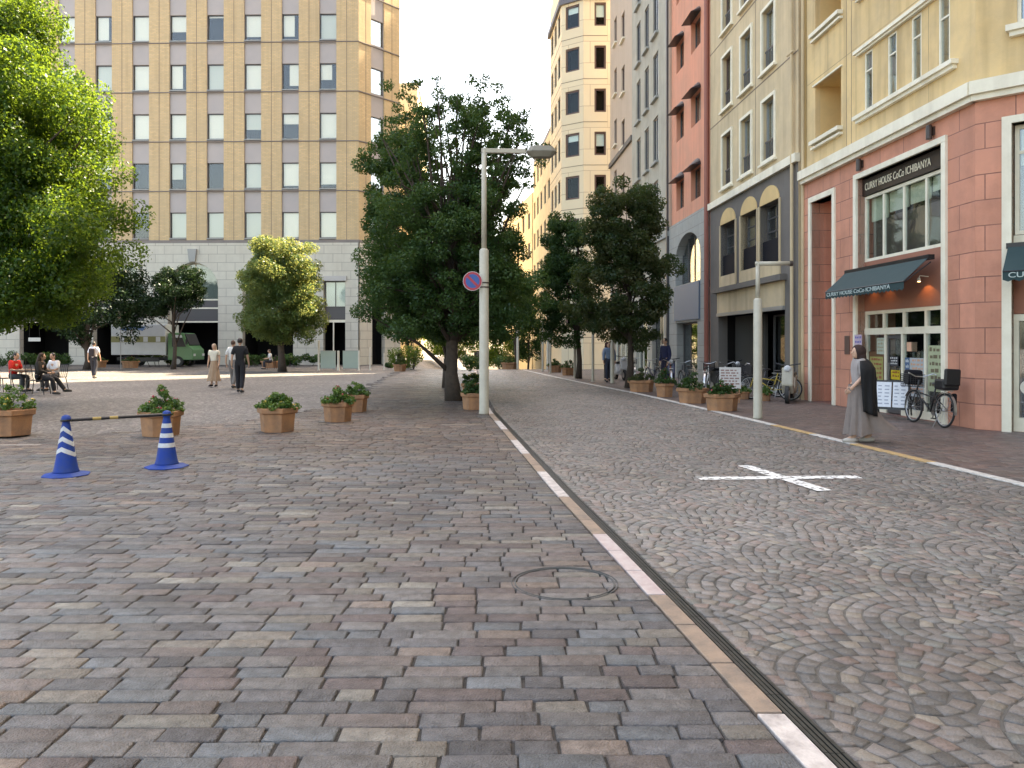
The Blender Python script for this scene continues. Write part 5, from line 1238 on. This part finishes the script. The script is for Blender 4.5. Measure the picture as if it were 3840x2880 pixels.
person((-10.98, 28.3, 0), R(175), 'woman in cream top and long tan skirt standing on the plaza', STAND, .93, shirt=(.75, .70, .58), pants=None, sleeve=.3, hair='long', haircol=(.35, .28, .20),
       skirt=skirt_maker((.40, .27, .18), 0, 0, .13, .26, 1.02, .22, folds=8, amp=.10), shoes=(.03, .02, .02))
person((-8.82, 24.9, 0), R(5), 'man dressed all in black seen from behind on the plaza', WALK, 1.04, shirt=(.012, .012, .015), pants=(.012, .012, .018), sleeve=.45)
person((-9.95, 27.4, 0), R(-8), 'person in white top and grey trousers walking beside the man in black', WALK, 1.0, shirt=(.72, .70, .68), pants=(.20, .18, .17), sleeve=.45, haircol=(.09, .05, .035))
# seated group at the table by the big tree
person((-16.45, 25.3, 0), R(-95), 'person in red shirt seated at table at left edge', SIT, 1.02, shirt=(.62, .02, .015), pants=(.03, .035, .04), sleeve=.5)
person((-15.5, 26.1, 0), R(160), 'person in white shirt seated behind the table', SIT, 1.0, shirt=(.76, .76, .78), pants=(.05, .05, .06), sleeve=.5)
SIT2 = dict(SIT); SIT2.update(anl=(-.10, .72, .12), tol=(-.11, .86, .10), knl=(-.11, .46, .50), anr=(.10, .50, .09))
person((-14.75, 23.9, 0), R(-80), 'person in dark clothes slouched on a metal chair, legs stretched out', SIT2, 1.02, shirt=(.02, .016, .014), pants=(.015, .015, .018), sleeve=.7, haircol=(.05, .025, .015), hair='long')
person((3.95, 31.2, 0), R(170), 'person in blue denim jacket behind planters on right pavement', WALK, .98, shirt=(.16, .24, .36), pants=(.03, .04, .07), sleeve=.7)
person((-14.9, 47.5, 0), R(120), 'person in white top seated in shade beyond the man in black', SIT, .95, shirt=(.70, .70, .70), pants=(.03, .03, .04), sleeve=.5)
person((4.05, 32.6, 0), R(200), 'woman in pale top standing just behind the denim jacket', STAND, .96, shirt=(.52, .45, .42), pants=(.06, .05, .05), sleeve=.5, hair='bob', haircol=(.06, .02, .02))
person((5.65, 28.3, 0), R(120), 'person in navy work clothes standing by the parked bicycles', STAND, 1.05, shirt=(.012, .018, .07), pants=(.02, .02, .05), sleeve=.7)

def chair(loc, rz, label):
    e = empty('metal_chair', loc, rz, label, 'chair', 'chairs at the plaza table')
    MB().box(-.23, .23, -.22, .24, .43, .455).build('seat', M['black'], e, bevel=.01)
    mb = MB().tube([(-.22, -.22, .44), (-.22, -.29, .85), (.22, -.29, .85), (.22, -.22, .44)], .014, 6)
    for x in (-.13, -.04, .05, .14): mb.tube([(x, -.225, .46), (x, -.29, .84)], .008, 5)
    mb.build('backrest', M['black'], e)
    for sx in (-1, 1):
        for sy in (-1, 1): MB().tube([(sx * .21, sy * .2, .43), (sx * .25, sy * .27, 0)], .014, 6).build('leg', M['black'], e)
    return e
chair((-14.75, 23.9, 0), R(-80), 'black metal chair under the slouching person'); chair((-16.75, 25.2, 0), R(-95), 'black metal chair under the person in red'); chair((-15.5, 26.1, 0), R(160), 'black metal chair under the person in the white shirt')
chair((-14.9, 47.5, 0), R(120), 'dark chair under the seated person beyond the man in black')
t = empty('cafe_table', (-15.75, 25.15, 0), 0, 'wooden table top on metal legs between the seated people', 'table')
MB().box(-.55, .55, -.35, .35, .70, .735).build('table_top', mat('table_wood', (.20, .13, .085), .5), t, bevel=.008)
for sx in (-1, 1):
    for sy in (-1, 1): MB().tube([(sx * .48, sy * .28, .70), (sx * .48, sy * .28, 0)], .018, 6).build('leg', M['greymetal'], t)

# ------------------------------------------------------------------ bicycles and scooters
def bicycle(loc, rz, label, colr=(.02, .02, .02), basket=True, seatbox=False, lean=0.):
    e = empty('bicycle', loc, rz, label, 'bicycle', 'parked bicycles'); e.rotation_euler = (lean, 0, rz)
    fm = mat_once('bike%s' % (colr,), colr, .35); r = .33; wb = .54
    for x in (-wb, wb):
        if ('wheel',) not in CACHE:
            n = 40; t1 = MB(); vs = []
            def torus(mb, R_, r_, n=40, k=8):
                vs = [((R_ + r_ * math.cos(2 * math.pi * j / k)) * math.cos(2 * math.pi * i / n), r_ * math.sin(2 * math.pi * j / k), (R_ + r_ * math.cos(2 * math.pi * j / k)) * math.sin(2 * math.pi * i / n)) for i in range(n) for j in range(k)]
                return mb.add(vs, [(i * k + j, i * k + (j + 1) % k, ((i + 1) % n) * k + (j + 1) % k, ((i + 1) % n) * k + j) for i in range(n) for j in range(k)])
            CACHE[('wheel',)] = torus(MB(), r - .02, .02).mesh('tyre', M['rubber'], True)
            sp = torus(MB(), r - .045, .009)
            for i in range(20):
                a = 2 * math.pi * i / 20; sp.tube([(.02 * math.cos(a + .5), .02 * (-1) ** i, .02 * math.sin(a + .5)), ((r - .05) * math.cos(a), 0, (r - .05) * math.sin(a))], .0022, 4, False)
            sp.tube([(0, -.04, 0), (0, .04, 0)], .02, 8); CACHE[('rim',)] = sp.mesh('rim', M['steel'], True)
            CACHE[('hub',)] = MB().tube([(0, -.055, 0), (0, .055, 0)], .012, 8).mesh('wheel', M['steel'])
        w = put('wheel', CACHE[('hub',)], e, (x, 0, r)); put('tyre', CACHE[('wheel',)], w); put('rim', CACHE[('rim',)], w)
    f = MB(); bb = (-.08, 0, .28); st = (-.20, 0, .72); hd = (.40, 0, .78); hb = (.44, 0, .62)
    f.tube([bb, hb], .018, 8).tube([bb, (-.21, 0, .76)], .016, 8).tube([(-.15, 0, .55), hb], .015, 8)
    for s in (-.05, .05): f.tube([(-wb, s, r), bb], .010, 6).tube([(-wb, s, r), (-.17, 0, .60)], .009, 6).tube([(wb, s, r), (.46, s * .5, .60)], .012, 6)
    f.tube([(.47, 0, .58), (.39, 0, .86)], .017, 8).build('frame', fm, e, smooth=True)
    MB().tube([(.26, -.27, .98), (.33, -.25, 1.0), (.39, -.08, .93), (.39, .08, .93), (.33, .25, 1.0), (.26, .27, .98)], .012, 6).build('handlebar', M['steel'], e)
    MB().ell((-.23, 0, .82), (.13, .075, .03), 12, 6).tube([(-.21, 0, .74), (-.22, 0, .81)], .013, 6).build('saddle', M['black'], e)
    for x, a0, a1 in ((-wb, 20, 190), (wb, 30, 150)):
        mg = MB()
        for i in range(14):
            t0, t1 = R(a0 + (a1 - a0) * i / 14), R(a0 + (a1 - a0) * (i + 1) / 14)
            mg.quad((x + .35 * math.cos(t0), -.025, r + .35 * math.sin(t0)), (x + .35 * math.cos(t0), .025, r + .35 * math.sin(t0)), (x + .35 * math.cos(t1), .025, r + .35 * math.sin(t1)), (x + .35 * math.cos(t1), -.025, r + .35 * math.sin(t1)))
        mg.build('mudguard', M['steel'], e)
    MB().lathe([(.09, -.01), (.09, .01)], 16).build('chainring', M['steel'], e, (-.08, -.06, .28), (R(90), 0, 0))
    MB().tube([(-.08, -.06, .28), (-.02, -.08, .14)], .009, 6).tube([(-.08, .06, .28), (-.14, .08, .42)], .009, 6).box(-.06, .02, -.13, -.06, .125, .145).box(-.18, -.10, .06, .13, .41, .43).build('pedals', M['black'], e)
    MB().box(-.68, -.38, -.07, .07, .70, .715).tube([(-.62, -.06, .70), (-wb, -.05, r)], .006, 5).tube([(-.62, .06, .70), (-wb, .05, r)], .006, 5).build('rack', M['steel'], e)
    if basket:
        b = MB(); x0, x1, y0, y1, z0, z1 = .48, .76, -.17, .17, .72, .97
        for i in range(7):
            z = z0 + (z1 - z0) * i / 6; b.tube([(x0, y0, z), (x1, y0, z), (x1, y1, z), (x0, y1, z), (x0, y0, z)], .005, 4)
        for i in range(8):
            x = x0 + (x1 - x0) * i / 7; b.tube([(x, y0, z0), (x, y0, z1)], .004, 4).tube([(x, y1, z0), (x, y1, z1)], .004, 4)
            y = y0 + (y1 - y0) * i / 7; b.tube([(x0, y, z0), (x0, y, z1)], .004, 4).tube([(x1, y, z0), (x1, y, z1)], .004, 4)
        b.box(x0, x1, y0, y1, z0 - .004, z0 + .004).build('basket', M['black'], e)
    if seatbox:
        MB().box(-.72, -.40, -.16, .16, .72, .92).build('child_seat', M['black'], e, bevel=.04); MB().box(-.76, -.69, -.15, .15, .80, 1.12).build('seat_back', M['black'], e, bevel=.03)
    if seatbox: MB().box(.50, .74, -.15, .15, .76, 1.06).build('bag', M['blackmatt'], e, bevel=.05); MB().box(-.60, -.50, -.20, -.12, .30, .66).build('pannier', M['blackmatt'], e, bevel=.03)
    MB().tube([(-wb, .07, r), (-.45, .16, .0)], .009, 5).build('kickstand', M['steel'], e)
    return e
bicycle((8.12, 15.0, 0), R(91), 'black city bicycle with basket and child seat parked at the shop front', seatbox=True, lean=R(3))
bicycle((7.25, 21.6, 0), R(150), 'dark bicycle with yellow frame bar leaning by the pink portal', (.45, .32, .05), lean=R(4))
bicycle((7.35, 22.9, 0), R(165), 'dark bicycle parked against the grey stone pillar', (.05, .05, .06))
for i, (x, y, a, c, lb) in enumerate([(6.3, 24.8, 70, (.5, .5, .48), 'silver bicycle nearest behind the third planter'), (5.9, 26.0, 95, (.05, .05, .06), 'black bicycle second in the row behind the planters'), (5.7, 27.6, 80, (.45, .12, .05), 'rusty red bicycle in the row behind the planters'),
                                       (5.4, 29.4, 100, (.03, .04, .10), 'navy bicycle in the row beyond the reddish tree'), (5.0, 31.6, 85, (.4, .4, .4), 'grey bicycle farthest along the row'), (6.9, 24.0, 110, (.6, .6, .58), 'white framed bicycle close to the shop sign board')]):
    bicycle((x, y, 0), R(a), lb, c, basket=i % 2 == 0)
def scooter(loc, rz, label, c):
    e = empty('scooter', loc, rz, label, 'scooter', 'parked scooters')
    for x in (-.6, .6):
        w = MB().tube([(0, -.05, 0), (0, .05, 0)], .23, 24).build('wheel', M['rubber'], e, (x, 0, .23), smooth=False); MB().tube([(0, -.055, 0), (0, .055, 0)], .12, 16).build('rim', M['steel'], w)
    m_ = mat_once('scoot%s' % (c,), c, .3)
    MB().prism([(-.85, .45), (-.75, .72), (-.1, .68), (.0, .38), (.35, .32), (.42, .95), (.52, .95), (.62, .48), (.45, .25), (-.3, .22)], 'y', -.15, .15).build('body', m_, e, bevel=.04)
    MB().box(-.78, -.08, -.13, .13, .70, .80).build('saddle', M['black'], e, bevel=.04)
    MB().tube([(.42, -.32, 1.05), (.46, 0, 1.0), (.42, .32, 1.05)], .018, 6).tube([(.46, 0, 1.0), (.48, 0, .9)], .03, 6).build('handlebar', M['black'], e)
    MB().ell((.54, 0, .92), (.06, .09, .09), 12, 8).build('headlight', M['conw'], e); return e
scooter((5.9, 28.6, 0), R(-100), 'blue black scooter with white lamp behind the planters', (.02, .02, .08)); scooter((7.0, 25.2, 0), R(-60), 'dark scooter parked under the blue grey fascia', (.05, .05, .05))
scooter((7.55, 20.9, 0), R(-115), 'cream scooter beside the pink wall', (.42, .38, .30)); scooter((4.7, 33.4, 0), R(-80), 'white scooter beyond the denim jacket', (.55, .55, .55))

# A-board menu at the shop
ab = empty('menu_board', (7.98, 16.15, 0), R(-40), 'white two panel menu board on black stand beside the bicycle', 'menu board')
for x in (-.32, .0):
    p = MB().box(x + .01, x + .30, -.012, 0, .25, .78).build('panel', mat_once('menu_white', (.74, .76, .80), .5), ab, rot=(R(-8), 0, 0))
    mb = MB(); r2 = random.Random(int(x * 10) + 9)
    for i in range(6):
        for j in range(2): mb.box(x + .04 + .13 * j, x + .04 + .13 * j + r2.uniform(.06, .1), -.0135, -.0125, .31 + .075 * i, .31 + .075 * i + .025)
    mb.build('print', mat_once('menu_ink', (.35, .38, .45), .6), p)
MB().box(-.34, .32, 0.002, .02, .20, .25).box(-.34, .32, .002, .02, .78, .82).box(-.34, -.31, .0, .02, 0, .8).box(.30, .33, .0, .02, 0, .8).build('front_frame', M['black'], ab, rot=(R(-8), 0, 0))
MB().box(-.34, -.31, .30, .32, 0, .8).box(.30, .33, .30, .32, 0, .8).box(-.34, .33, .30, .32, .3, .34).build('rear_frame', M['black'], ab, rot=(R(14), 0, 0))
# small paper notice board among planters
nb_ = empty('notice_board', (5.85, 20.6, 0), R(-20), 'small white printed notice board behind the second planter', 'notice board')
MB().box(-.28, .28, -.01, .01, .38, .95).build('panel', mat_once('notice', (.60, .57, .54), .7), nb_)
mb = MB(); r2 = random.Random(4)
for i in range(7):
    x = -.24
    while x < .18: w = r2.uniform(.04, .12); mb.box(x, x + w, -.0125, -.0115, .42 + i * .072, .42 + i * .072 + .035); x += w + .03
mb.build('print', mat_once('notice_ink', (.28, .16, .14), .7), nb_); MB().box(-.25, -.22, -.01, .02, 0, .4).box(.22, .25, -.01, .02, 0, .4).build('leg', M['terra'], nb_)
# potted row by grey house
for i, (x, y) in enumerate([(6.6, 21.9), (7.0, 21.3), (6.3, 22.4)]):
    planter_proto(.2, .22, seed=60 + i, loc=(x, y, 0), label=('small flower pot, middle of three before the dark opening', 'small flower pot nearest the lamp post, of three before the dark opening', 'small flower pot farthest left of three before the dark opening')[i], group='small pots before the grey house', name='flower_pot', nleaf=450, plant=.22)

# ------------------------------------------------------------------ delivery truck
T = empty('delivery_truck', (-24.2, 52.6, 0), R(-1), 'green cab delivery truck with white cargo box parked before the arches', 'truck')
M['tgreen'] = mat('truck_green', (.055, .17, .065), .35, coat=.3); M['twhite'] = mat('truck_white', (.55, .58, .58), .45, (.42, .46, .46), 2, .4)
MB().box(-2.75, .95, -1.0, 1.0, .80, 2.85).build('cargo_box', M['twhite'], T, bevel=.03)
bd = MB().box(-2.74, .94, -1.012, -1.0, 1.65, 2.05).build('band', mat('band_olive', (.22, .22, .09), .5), T)
mb = MB()
for x in (-2.15, -1.35, -.55, .3): mb.box(x, x + .30, -1.02, -1.013, 1.68, 2.02)
mb.build('print', M['twhite'], bd)
mb = MB(); mb.prism([(-2.2, 2.5), (-1.7, 2.42), (-1.2, 2.6), (-.6, 2.4), (-.4, 2.7), (-1.2, 2.75), (-2.0, 2.65)], 'y', -1.014, -1.001); mb.build('print', mat('truck_blue', (.12, .22, .40), .5), T)
cabm = MB().prism([(1.05, .45), (1.05, 2.25), (1.25, 2.3), (2.1, 2.28), (2.45, 1.45), (2.75, 1.15), (2.78, .45)], 'y', -.92, .92).build('cab', M['tgreen'], T, bevel=.05)
MB().prism([(1.35, 1.35), (1.35, 1.95), (2.05, 1.95), (2.3, 1.35)], 'y', -.935, -.925).build('window', M['black'], T)
MB().prism([(1.35, 1.97), (1.35, 2.14), (2.0, 2.14), (2.05, 1.97)], 'y', -.935, -.925).build('visor', M['twhite'], T)
MB().prism([(2.16, 2.2), (2.20, 2.22), (2.50, 1.48), (2.46, 1.46)], 'y', -.82, .82).build('windscreen', M['black'], T)
MB().box(-2.7, 2.7, -.35, .35, .42, .62).box(-1.2, .5, -.95, -.9, .35, .6).build('chassis', M['black'], T)
for x in (-1.75, 1.75):
    for y in (-.85, .85):
        w = MB().tube([(0, -.12, 0), (0, .12, 0)], .36, 24).build('wheel', M['rubber'], T, (x, y, .36)); MB().tube([(0, -.13, 0), (0, .13, 0)], .19, 16).build('rim', M['greymetal'], w)
for y in (-.7, .7): MB().box(2.765, 2.80, y - .15, y + .15, .72, .88).build('headlight', M['conw'], T)
MB().box(2.35, 2.42, -1.15, -.98, 1.5, 1.85).build('mirror', M['black'], T)
# hanging white sign and pale globe near the arches
s_ = empty('hanging_sign', (-33.7, 54.2, 1.85), 0, 'small white sign plate over the dark arch behind the benches', 'sign')
MB().box(-.42, .42, -.02, .02, -.13, .13).build('panel', mat_once('sw', (.72, .72, .66), .5), s_); MB().tube([(-.35, 0, .13), (-.35, 0, 1.0)], .01, 5).tube([(.35, 0, .13), (.35, 0, 1.0)], .01, 5).build('bracket', M['black'], s_)
lg = empty('crescent', (-23.7, 46.5, 0), 0, 'pale curved banner beside the truck roof', 'crescent')  # pale crescent shape standing for a partly hidden globe light
mb = MB(); pts_ = [(0, 2.6), (-.18, 2.95), (-.2, 3.2), (-.05, 3.38), (.15, 3.36), (.02, 3.2), (.0, 3.0), (.08, 2.7)]
mb.prism(pts_, 'y', -.01, .01); mb.build('cloth', mat_once('bann', (.78, .66, .52), .7), lg); MB().tube([(.0, .02, 0), (.0, .02, 2.7)], .02, 6).build('pole', M['greymetal'], lg)
# white signpost with pale plate by the seated group
sp_ = empty('sign_post', (-17.3, 27.0, 0), 0, 'thin grey post with no sign beside the seated people', 'post')
MB().lathe([(.05, 0), (.05, .03), (.025, .05), (.025, 2.1), (.01, 2.12)], 10).build('shaft', M['greymetal'], sp_)
